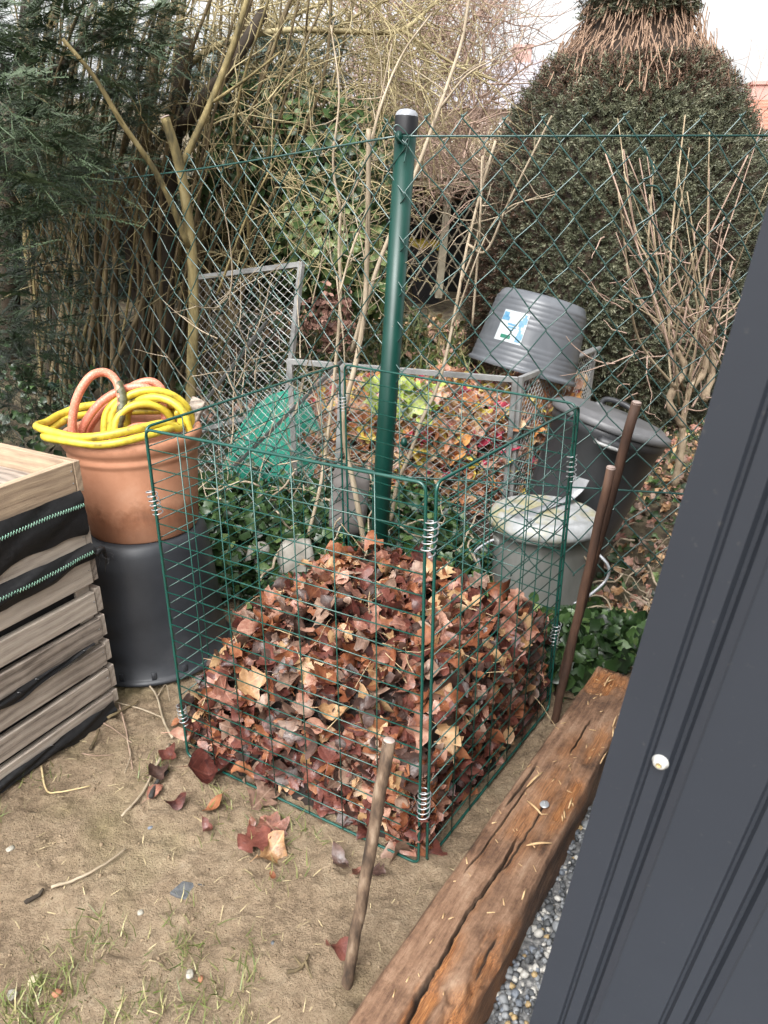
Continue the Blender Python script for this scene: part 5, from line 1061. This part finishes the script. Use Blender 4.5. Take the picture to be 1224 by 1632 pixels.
thicket('hanging_shrub', 'tangle of olive yellow bare twigs arching over the ivy above the fence', 430, (300, 680), (-30, 190), (3.7, 4.7), .6, .0028, m_twigol, (.5, 0, -.1), .1, .2, 3, [([(290, 110, 4.1), (350, 70, 4.0), (450, 48, 3.9), (560, 50, 3.9), (640, 48, 4.0), (700, 0, 4.1)], .017), ([(640, 48, 4.0), (720, 100, 4.0), (790, 130, 4.0)], .008), ([(400, 60, 4.2), (500, 10, 4.2), (600, -30, 4.2)], .012), ([(380, 140, 4.3), (480, 90, 4.2), (560, 30, 4.2), (660, -20, 4.2)], .012), ([(330, 190, 4.3), (430, 120, 4.2), (520, 105, 4.2)], .009)])
thicket('hanging_shrub', 'yellowish drooping twigs crossing the ivy behind the left fence', 190, (310, 610), (150, 460), (3.5, 4.1), .5, .0024, m_twigol, (.4, 0, .25), .05, .12, 2)
thicket('bare_shrub', 'mass of fine pinkish brown twigs behind the fence post', 560, (540, 800), (-10, 330), (5.6, 7.0), .8, .0042, m_twigpk, (.1, 0, .5), .0, .16, 4, [([(640, 330, 6.2), (660, 180, 6.2), (740, 60, 6.2), (800, -40, 6.2)], .02), ([(620, 330, 6.4), (610, 160, 6.4), (560, -20, 6.4)], .02), ([(700, 330, 6.2), (740, 220, 6.2), (800, 140, 6.1), (850, 100, 6.1)], .012), ([(600, 120, 6.), (700, 60, 6.), (770, 20, 6.0), (840, -40, 6.)], .014)])
thicket('bare_shrub', 'thin tan upright stems left of the trellis', 120, (565, 645), (230, 520), (4.8, 5.6), .6, .0034, m_twig, (.05, 0, .9), .0, .08, 1)
thicket('bare_shrub', 'wispy grey twigs against the white sky left of the topiary', 90, (720, 840), (-10, 130), (5.8, 6.6), .5, .0026, m_twigpk, (.2, 0, .3), .0, .22, 4)
thicket('bare_shrub', 'fine reddish shoots between topiary and shed at the right edge', 40, (1165, 1230), (180, 330), (5.5, 6.5), .6, .003, m_twigpk, (.1, 0, .8), .0, .1, 2)
thicket('hanging_shrub', 'brown crossing twigs in front of the mesh cage left of the bin', 46, (300, 520), (470, 800), (2.55, 2.9), .34, .0024, m_pale, (.2, 0, .7), .0, .08, 1)

# --- low garden plants between post and tub
mb_n = 900; P = np.column_stack([R.uniform(-.6, .75, mb_n), R.uniform(3.95, 5.6, mb_n)]); P = np.column_stack([P, ground_z(P[:, 0], P[:, 1]) + R.uniform(.0, .15, mb_n)])
blade = quad_tpl([[V3(-.03, 0, 0), V3(.03, 0, 0), V3(.022, .35, .12), V3(-.022, .35, .12)], [V3(-.022, .35, .12), V3(.022, .35, .12), V3(.002, .9, .06), V3(-.002, .9, .06)]])
blade2 = quad_tpl([[V3(-.03, 0, 0), V3(.03, 0, 0), V3(.024, .5, .03), V3(-.024, .5, .03)], [V3(-.024, .5, .03), V3(.024, .5, .03), V3(.002, 1., -.15), V3(-.002, 1., -.15)]])
def grass(name, lab, P, L, tint, mt=m_grass): 
    n = len(P); f = rdir(n); f[:, 2] = np.abs(f[:, 2]) + .5; nn_ = np.cross(f, rdir(n)); return tag(scatter(name, [blade, blade2], frames(P, nn_, L, fwd=f), mt, tint=tint, smooth=False), lab, kind='stuff')
grass('garden_greenery', 'straw and green stems growing beyond the cage', P, R.uniform(.1, .25, mb_n), R.uniform(.1, 1, mb_n))
n = 500; P = np.column_stack([R.uniform(1.2, 2.6, n), R.uniform(3.6, 4.8, n)]); P = np.column_stack([P, ground_z(P[:, 0], P[:, 1]) + .01]); grass('garden_greenery', 'bright green grass patch under the topiary', P, R.uniform(.05, .12, n), R.uniform(.2, .7, n))
n = 1900; P = np.column_stack([R.uniform(-1.1, 1.2, n), R.uniform(3.7, 6.0, n)]); P = np.column_stack([P, ground_z(P[:, 0], P[:, 1]) + R.uniform(0, .05, n)])
tag(scatter('dry_leaf_litter', LEAF, frames(P, rdir(n) * .5 + V3(0, -.2, 1), R.uniform(.05, .1, n)), [LM[1], LM[2], LM[5], m_ivy], tint=R.uniform(.2, 1, n), mi=R.choice(4, n, p=[.25, .25, .2, .3])), 'dry leaves and low plants beyond the cage', kind='stuff')

# ================================================================== TRELLIS SHELTER, BIN, HOUSES
sh = empty('lattice_shelter', 'wooden lattice shelter with a pale beam behind the fence post', 'shelter'); Yt = 6.3
m_lat = M('lattice_wood', [(.3, (.2, .17, .12)), (.55, (.34, .3, .22)), (.75, (.45, .41, .31))], 12, rough=.8, rnd=True); m_void = M('shelter_shade', two((.006, .006, .006), (.016, .015, .014)), 6, rough=.9)  # m_void: near-black colour stands for the shade inside the shelter
def beam3(name, p, q, w, t_, mt, par, roll=0.): x = q - p; L = np.linalg.norm(x); return MB().box((p + q) / 2, (w, t_, L), axis_rot(x)).build(name, mt, par, smooth=False, bevel=.003)
beam3('top_beam', at(560, 291, Yt), at(830, 289, Yt), .05, .07, M('mossy_beam', [(.3, (.3, .25, .16)), (.6, (.5, .43, .3)), (.75, (.4, .42, .16))], 9, rough=.85), sh)
for x0, x1, w in ((716, 698, .08), (640, 625, .07), (800, 785, .08)): beam3('post', at(x0, 295, Yt), at(x1, 475, Yt), w, .06, m_lat, sh)
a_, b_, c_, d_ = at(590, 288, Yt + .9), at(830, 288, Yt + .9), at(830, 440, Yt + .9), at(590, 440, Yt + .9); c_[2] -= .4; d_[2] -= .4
MB().add([d_, c_, b_, a_, d_ + V3(0, .05, 0), c_ + V3(0, .05, 0), b_ + V3(0, .05, 0), a_ + V3(0, .05, 0)], [(0, 1, 2, 3), (7, 6, 5, 4), (0, 4, 5, 1), (1, 5, 6, 2), (2, 6, 7, 3), (3, 7, 4, 0)]).build('back_shade_panel', m_void, sh, smooth=False)  # dark panel in place of the shaded void behind the lattice
MB().add([at(590, 284, Yt - .05), at(830, 284, Yt - .05), at(830, 284, Yt - .05) + V3(0, 1.0, .03), at(590, 284, Yt - .05) + V3(0, 1.0, .03), at(590, 284, Yt - .05) + V3(0, 0, .03), at(830, 284, Yt - .05) + V3(0, 0, .03), at(830, 284, Yt - .05) + V3(0, 1.0, .06), at(590, 284, Yt - .05) + V3(0, 1.0, .06)], [(3, 2, 1, 0), (4, 5, 6, 7), (0, 1, 5, 4), (1, 2, 6, 5), (2, 3, 7, 6), (3, 0, 4, 7)]).build('roof_boards', m_lat, sh, smooth=False)
for k in range(12):
    x = 590 + k * 20; 
    for sg in (-1, 1):
        p, q = at(x, 300, Yt + .04 * (1 + sg)), at(x + sg * 105, 470, Yt + .04 * (1 + sg))
        if 585 < x + sg * 105 < 850: beam3('lattice_slat', p, q, .032, .012, m_lat, sh)
wb_ = empty('yellow_lid_bin', 'dark bin with a dull yellow lid beneath the lattice shelter', 'bin'); c = at(680, 384, 6.7)
mb = MB(); v = []
for j in range(2):
    for i in range(22):
        t = i / 21; x = c[0] - .14 + .26 * t; v += [V3(x, 6.60 + j * .25, c[2] + .008 * math.sin(t * 18) + (.02 if j else 0) - .02 * t), V3(x, 6.60 + j * .25, c[2] - .045 + .012 * math.sin(t * 11 + 1) - .02 * t)]
f = [];
for i in range(21): f += [(2 * i, 2 * i + 1, 2 * i + 3, 2 * i + 2), (44 + 2 * i, 44 + 2 * i + 2, 44 + 2 * i + 3, 44 + 2 * i + 1), (2 * i, 2 * i + 2, 44 + 2 * i + 2, 44 + 2 * i)]
mb.add(v, f).build('lid', M('yellow_plastic', two((.42, .3, .03), (.55, .42, .06)), 9, rough=.5), wb_)
MB().add([(c[0] + sx_ * w, 6.74 + sy * .12, z) for z, w in ((c[2] - .04, .15), (c[2] - .55, .11)) for sx_, sy in ((-1, -1), (1, -1), (1, 1), (-1, 1))], [(3, 2, 1, 0), (4, 5, 6, 7), (0, 1, 5, 4), (1, 2, 6, 5), (2, 3, 7, 6), (3, 0, 4, 7)]).build('body', m_black, wb_, smooth=False, bevel=.01)
m_roof = M('slate_tiles', [(.3, (.25, .245, .28)), (.7, (.36, .35, .38))], 1.5, stretch=(1, 1, 6), rough=.7); m_wallpk = M('pink_render', two((.52, .41, .37), (.62, .5, .46)), .6, rough=.9); m_red = M('red_tiles', two((.3, .12, .08), (.42, .19, .13)), 2, rough=.8); m_brick = M('chimney_brick', two((.42, .25, .22), (.52, .34, .3)), 3, rough=.85)  # slate and chimney colours are paled to give distance haze
def house(lab, xl, xr, yr_, ye, yb, Y_, roofm, chim=(), wins=(), depth=7.):
    o = empty('house', lab, 'house'); a, b_ = at(xl, ye, Y_), at(xr, ye, Y_); zr_ = at((xl + xr) / 2, yr_, Y_ + depth / 2)[2]; zb = at((xl + xr) / 2, yb, Y_)[2]; z_e = (a[2] + b_[2]) / 2; x0, x1 = a[0], b_[0]; y0, y1 = Y_, Y_ + depth; ym = Y_ + depth / 2
    MB().add([(x0, y0, zb), (x1, y0, zb), (x1, y1, zb), (x0, y1, zb), (x0, y0, z_e), (x1, y0, z_e), (x1, y1, z_e), (x0, y1, z_e), (x0, ym, zr_), (x1, ym, zr_)], [(0, 1, 5, 4), (2, 3, 7, 6), (1, 2, 6, 9, 5), (3, 0, 4, 8, 7)]).build('wall', m_wallpk, o, smooth=False)
    h_ = .25; rf = MB(); ov = .35
    rows_ = 9
    for k in range(rows_):          # courses of tiles, each lapping the one below
        for s_ in (0, 1):
            ya, yb_ = (y0 - ov, ym) if s_ == 0 else (y1 + ov, ym); t0_, t1_ = k / rows_, (k + 1.08) / rows_; A_ = [ya + (yb_ - ya) * t0_, z_e - .1 + (zr_ - z_e + .1) * t0_ + .045]; B_ = [ya + (yb_ - ya) * min(t1_, 1), z_e - .1 + (zr_ - z_e + .1) * min(t1_, 1) + .02]
            rf.add([(x0 - ov, A_[0], A_[1]), (x1 + ov, A_[0], A_[1]), (x1 + ov, B_[0], B_[1]), (x0 - ov, B_[0], B_[1]), (x0 - ov, A_[0], A_[1] - .025), (x1 + ov, A_[0], A_[1] - .025)], [(0, 1, 2, 3), (4, 5, 1, 0)])
    r_o = rf.build('roof', roofm, o, smooth=False)
    for cxp in chim:
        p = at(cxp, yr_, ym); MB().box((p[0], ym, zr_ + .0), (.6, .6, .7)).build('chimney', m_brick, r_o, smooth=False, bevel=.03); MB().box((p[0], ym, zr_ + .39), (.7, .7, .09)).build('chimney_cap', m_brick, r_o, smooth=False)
    for (wx, wy, ww, wh) in wins:
        p = at(wx, wy, Y_); w_o = MB().box((p[0], Y_ - .02, p[2]), (ww, .1, wh)).build('window', M('white_frame', two((.7, .7, .7), (.8, .8, .8)), 3, rough=.5), o, smooth=False); MB().box((p[0], Y_ - .08, p[2]), (ww * .8, .03, wh * .82)).build('pane', M('window_glass', two((.05, .055, .065), (.1, .11, .13)), 3, rough=.1), w_o, smooth=False)
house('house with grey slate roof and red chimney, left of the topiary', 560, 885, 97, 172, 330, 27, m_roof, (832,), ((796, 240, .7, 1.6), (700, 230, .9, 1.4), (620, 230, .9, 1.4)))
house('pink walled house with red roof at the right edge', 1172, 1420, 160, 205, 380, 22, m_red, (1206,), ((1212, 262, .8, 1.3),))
# distant hedges closing the view under the houses
hg = empty('far_hedge', 'brown leafless hedge in front of the grey roofed house', 'hedge'); mb = MB()
for k in range(1900):
    p = at(R.uniform(500, 900), R.uniform(240, 350), R.uniform(9, 10.5)); mb.tube(wander(p, V3(0, 0, 1) + R.normal(size=3) * .6, R.uniform(.35, .85), 5, .2), R.uniform(.003, .008), 3, cap=False)
tag(mb.build('twigs', m_twig, hg), kind='stuff'); 
NC = 60; cr = [at(480 + 430 * i / (NC - 1), 285 + 14 * math.sin(i * .9) + 9 * math.sin(i * 2.7 + 1) + R.uniform(-9, 9), 10.6) for i in range(NC)]; v = [tuple(p) for p in cr] + [tuple(p + V3(0, .5, 0)) for p in cr] + [(p[0], p[1], .4) for p in cr] + [(p[0], p[1] + .5, .4) for p in cr]
MB().add(v, [(2 * NC + i, 2 * NC + 1 + i, i + 1, i) for i in range(NC - 1)] + [(i, i + 1, NC + 1 + i, NC + i) for i in range(NC - 1)] + [(NC + i, NC + 1 + i, 3 * NC + 1 + i, 3 * NC + i) for i in range(NC - 1)]).build('hedge_core', M('hedge_brown', [(.3, (.05, .036, .025)), (.5, (.16, .12, .085)), (.75, (.3, .24, .17))], 14, 8, (1, 1, .3), rough=.95, bmp=1., bscale=20), hg, smooth=False)
dh = empty('dark_hedge', 'dark evergreen hedge added far behind the brown stems at the left to darken the gaps', 'hedge')  # hedge added so the gaps between the stems turn dark
crown('foliage', dh, [(at(60, 420, 6.6), (1.3, .5, 1.2), 520, .22), (at(300, 430, 6.8), (1.0, .5, .9), 420, .25), (at(480, 440, 6.9), (.8, .4, .6), 260, .25), (at(-150, 300, 6.4), (1.0, .5, 1.6), 300, .25)], [tuple([t_[0] * 2.2, t_[1], t_[2]]) for t_ in SPR], m_yew, (1.0, 1.6))
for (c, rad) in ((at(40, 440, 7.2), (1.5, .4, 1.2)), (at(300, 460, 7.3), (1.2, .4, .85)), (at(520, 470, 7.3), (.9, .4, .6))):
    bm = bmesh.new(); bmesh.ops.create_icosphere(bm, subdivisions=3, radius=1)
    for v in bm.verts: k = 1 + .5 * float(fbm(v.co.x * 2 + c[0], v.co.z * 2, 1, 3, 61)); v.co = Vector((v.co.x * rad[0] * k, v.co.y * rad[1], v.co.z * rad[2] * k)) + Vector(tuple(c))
    me = bpy.data.meshes.new('inner_mass'); bm.to_mesh(me); bm.free(); me.materials.append(m_core_shade); link('inner_mass', me, dh)

# ================================================================== THINGS LYING ON THE SOIL
def gpx(x, y, dz=.0):
    v = at(x, y, 1.) - V3(0, 0, H_CAM); t_ = -H_CAM / v[2]; p = v * t_; return V3(p[0], p[1], float(ground_z(p[0], p[1])) + dz)
FL = [(418, 1272, 4, 5, .085, 'round pale grey brown leaf touching the wire base'), (405, 1345, 3, 3, .075, 'lobed maroon leaf at the left of the small leaf cluster'), (432, 1322, 4, 1, .08, 'dark pinkish broad leaf topping the small leaf cluster'), (428, 1362, 7, 2, .075, 'tan lobed leaf lowest in the small leaf cluster'), (340, 1287, 0, 0, .06, 'single folded red brown leaf left of the leaf cluster'), (330, 1327, 6, 3, .045, 'narrow curled maroon leaf on bare soil'), (275, 1281, 2, 3, .06, 'purplish curled leaf below the pale twig'), (335, 1237, 5, 3, .11, 'big glossy dark maroon leaf by the left bin foot'), (385, 1250, 1, 0, .07, 'rust leaf half under the bin wire'), (540, 1388, 6, 4, .065, 'dark curled leaf left of the front bar foot'), (598, 1398, 4, 4, .04, 'small blackish leaf right of the front bar'), (566, 1404, 0, 1, .035, 'small pale pink leaf beside the front bar'), (634, 1362, 7, 5, .075, 'matted grey brown leaf under the front bin corner'), (535, 1527, 2, 3, .06, 'lone red leaf near the lower part of the front bar'), (281, 1152, 1, 0, .045, 'small orange leaf at the left bin spring'), (400, 1318, 0, 0, .03, 'tiny rust leaf above the leaf cluster'), (450, 1240, 3, 2, .07, 'pale star shaped leaf on the wire front'), (245, 1262, 1, 1, .045, 'pink leaf under the pale twig'), (252, 1238, 5, 4, .06, 'dark leaf scrap beside the black twig'), (432, 1404, 0, 0, .025, 'small orange scrap of leaf in the middle of the soil'), (270, 1205, 5, 3, .055, 'dark leaf bundle at the twig joint'), (580, 1330, 1, 3, .06, 'rust leaf under the wire beside the front bar')]
m_or = LM[0]
for (x, y, k, mi_, s, lab) in FL:
    p = gpx(x, y, .012); T = frames(p[None], (V3(0, 0, 1) + R.normal(size=3) * .22)[None], s)[0]; T[2, 3] += .004
    if y == 1240 or y == 1250: T[2, 3] += .03
    o = leaf_obj('fallen_leaf', None, T, mi_, k); tag(o, lab, 'leaf', 'fallen leaves on the bare soil')
def gtwig(pts, r, mt, lab, name='twig', lift=.006, kids=()):
    P = spline([gpx(x, y, lift + r) for x, y in pts], 6); P[:, 2] += R.normal(size=len(P)) * .0008; mb = MB().tube(P, np.linspace(r, r * .6, len(P)), 7)
    for kp, kr in kids: Q_ = spline([gpx(x, y, lift + kr) for x, y in kp], 5); mb.tube(Q_, np.linspace(kr, kr * .5, len(Q_)), 6)
    return tag(mb.build(name, mt), lab, name.replace('_', ' '), 'twigs and roots lying on the soil')
gtwig([(268, 1186), (245, 1225), (225, 1262), (192, 1302)], .0042, m_pale, 'straight thick pale stick lying on the soil left of the bin')
gtwig([(273, 1178), (258, 1145), (248, 1110), (236, 1094)], .0038, m_pale, 'pale forked twig between tub and bin', kids=(([(258, 1140), (222, 1128), (180, 1118)], .003), ([(248, 1108), (262, 1090), (268, 1112)], .002)))
gtwig([(80, 1420), (120, 1405), (165, 1380), (198, 1354)], .0036, m_pale, 'thin curved pale stick in the middle left of the soil')
gtwig([(64, 1224), (70, 1255), (88, 1266), (142, 1254)], .0026, M('straw_root', two((.42, .32, .16), (.58, .46, .26)), 20, rough=.8), 'yellow root curling in front of the plank box', 'root')
gtwig([(188, 1125), (198, 1160), (203, 1190), (209, 1226)], .0026, M('brown_root', two((.2, .13, .09), (.38, .27, .2)), 30, rough=.85), 'wavy brown root in front of the tub', 'root', kids=(([(163, 1154), (180, 1160), (208, 1186)], .002), ([(128, 1198), (150, 1206), (178, 1203)], .002)))
gtwig([(170, 1148), (198, 1130), (218, 1118)], .0045, m_bark, 'short brown stick at the corner of the plank box')
gtwig([(142, 1196), (150, 1180), (156, 1165)], .005, m_bark, 'thick brown root stub beside the plank box', 'root')
gtwig([(238, 1272), (248, 1250), (266, 1232)], .0065, M('black_twig', two((.012, .011, .01), (.06, .055, .05)), 40, rough=.8, bmp=.5), 'short black rotten stick beside the pale stick')
gtwig([(38, 1440), (58, 1432), (68, 1426)], .005, m_barkdk, 'dark broken stick at the lower left')
gtwig([(455, 1560), (475, 1555), (490, 1535)], .004, m_bark, 'forked grey root near the bottom of the soil', 'root', kids=(([(478, 1550), (466, 1530)], .003), ([(484, 1545), (494, 1568)], .003)))
gtwig([(200, 1178), (206, 1205), (196, 1232)], .0016, m_pale, 'hair thin pale root between tub and pale stick', 'root')
p = gpx(294, 1419, .006); tag(MB().add([p + V3(-.033, -.004, 0), p + V3(-.012, .021, .003), p + V3(.034, .013, .002), p + V3(.012, -.024, 0), p + V3(-.033, -.004, -.008), p + V3(-.012, .021, -.008), p + V3(.034, .013, -.008), p + V3(.012, -.024, -.008)], [(3, 2, 1, 0), (0, 1, 5, 4), (1, 2, 6, 5), (2, 3, 7, 6), (3, 0, 4, 7)]).build('slate_chip', M('slate_chip', two((.045, .047, .05), (.12, .125, .13)), 60, rough=.6, bmp=.5), smooth=False, bevel=.0015), 'flat dark slate chip in the middle of the soil', 'slate chip')
m_wst = M('white_stone', two((.27, .25, .2), (.44, .41, .35)), 90, rough=.8, bmp=.4); m_ter = M('brick_scrap', two((.28, .11, .06), (.4, .19, .11)), 60, rough=.8)
for (x, y, s, mt, lab, cat) in ((220, 1452, .009, m_wst, 'small white stone below the slate chip', 'stone'), (299, 1551, .011, m_wst, 'round whitish stone at the bottom middle of the soil', 'stone'), (17, 1588, .014, m_wst, 'pale flat stone in the grass at the lower left corner', 'stone'), (52, 1565, .015, M('cream_stone', two((.45, .38, .24), (.62, .55, .38)), 50, rough=.8), 'long cream stone in the grass at the lower left', 'stone'), (88, 1588, .013, m_ter, 'orange brick scrap in the grass at the lower left', 'brick scrap'), (236, 1313, .007, m_pebs[4], 'blue grey pebble below the pale stick', 'stone'), (14, 1353, .009, m_wst, 'white stone at the left edge of the soil', 'stone'), (316, 1556, .01, m_ter, 'flat tan stone beside the round whitish stone', 'stone'), (432, 1507, .006, m_pebs[2], 'small dark pebble at the bottom centre', 'stone')):
    v, q, u = PEB[int(R.integers(7))]; o = quadmesh('small_stone', v * 1.7 * s * V3(1.3, 1, .7), q, mt); o.location = Vector(gpx(x, y, s * .1)); o.rotation_euler = (0, 0, R.uniform(0, 6)); tag(o, lab, cat, 'stones lying on the soil')
# clods, crumbs and grass
n = 4200; P = np.column_stack([R.uniform(-.95, .4, n), R.uniform(.68, 1.7, n)]); P = np.column_stack([P, ground_z(P[:, 0], P[:, 1])]); P = P[~inq(P, .0)]; n = len(P)
m_clod = M('soil_crumb', [(.3, (.1, .068, .04)), (.5, (.2, .145, .09)), (.75, (.32, .245, .16))], 60, 4, rough=.9, bmp=.4)
tag(scatter('soil_crumbs', PEB, frames(P, rdir(n), np.clip(R.exponential(.0022, n) + .002, 0, .010)), m_clod), 'small crumbs of soil on the bare ground', kind='stuff')
cl = [(R.uniform(-.7, -.2), R.uniform(.72, .95)) for _ in range(26)] + [(R.uniform(-.9, .1), R.uniform(.7, 1.4)) for _ in range(22)]
P = np.concatenate([np.column_stack([R.normal(x, .028, 26), R.normal(y, .025, 26)]) for x, y in cl]); P = np.column_stack([P, ground_z(P[:, 0], P[:, 1])]); P = P[~inq(P, .02)]; n = len(P); grass('grass_blades', 'sparse young grass blades sprouting from the soil', P, R.uniform(.018, .05, n), np.clip(R.normal(.5, .25, n), 0, 1))
n = 420; P = np.column_stack([R.uniform(-.95, .35, n), R.uniform(.7, 1.6, n)]); P = np.column_stack([P, ground_z(P[:, 0], P[:, 1]) + .003]); P = P[~inq(P, .02)]; n = len(P)
f = rdir(n) * V3(1, 1, .08); tag(scatter('straw_bits', [blade2], frames(P, V3(0, 0, 1) + rdir(n) * .3, R.uniform(.012, .04, n), fwd=f), M('straw', two((.36, .28, .15), (.56, .46, .28)), 30, rough=.8), smooth=False), 'short bits of straw and root scattered on the soil', kind='stuff')
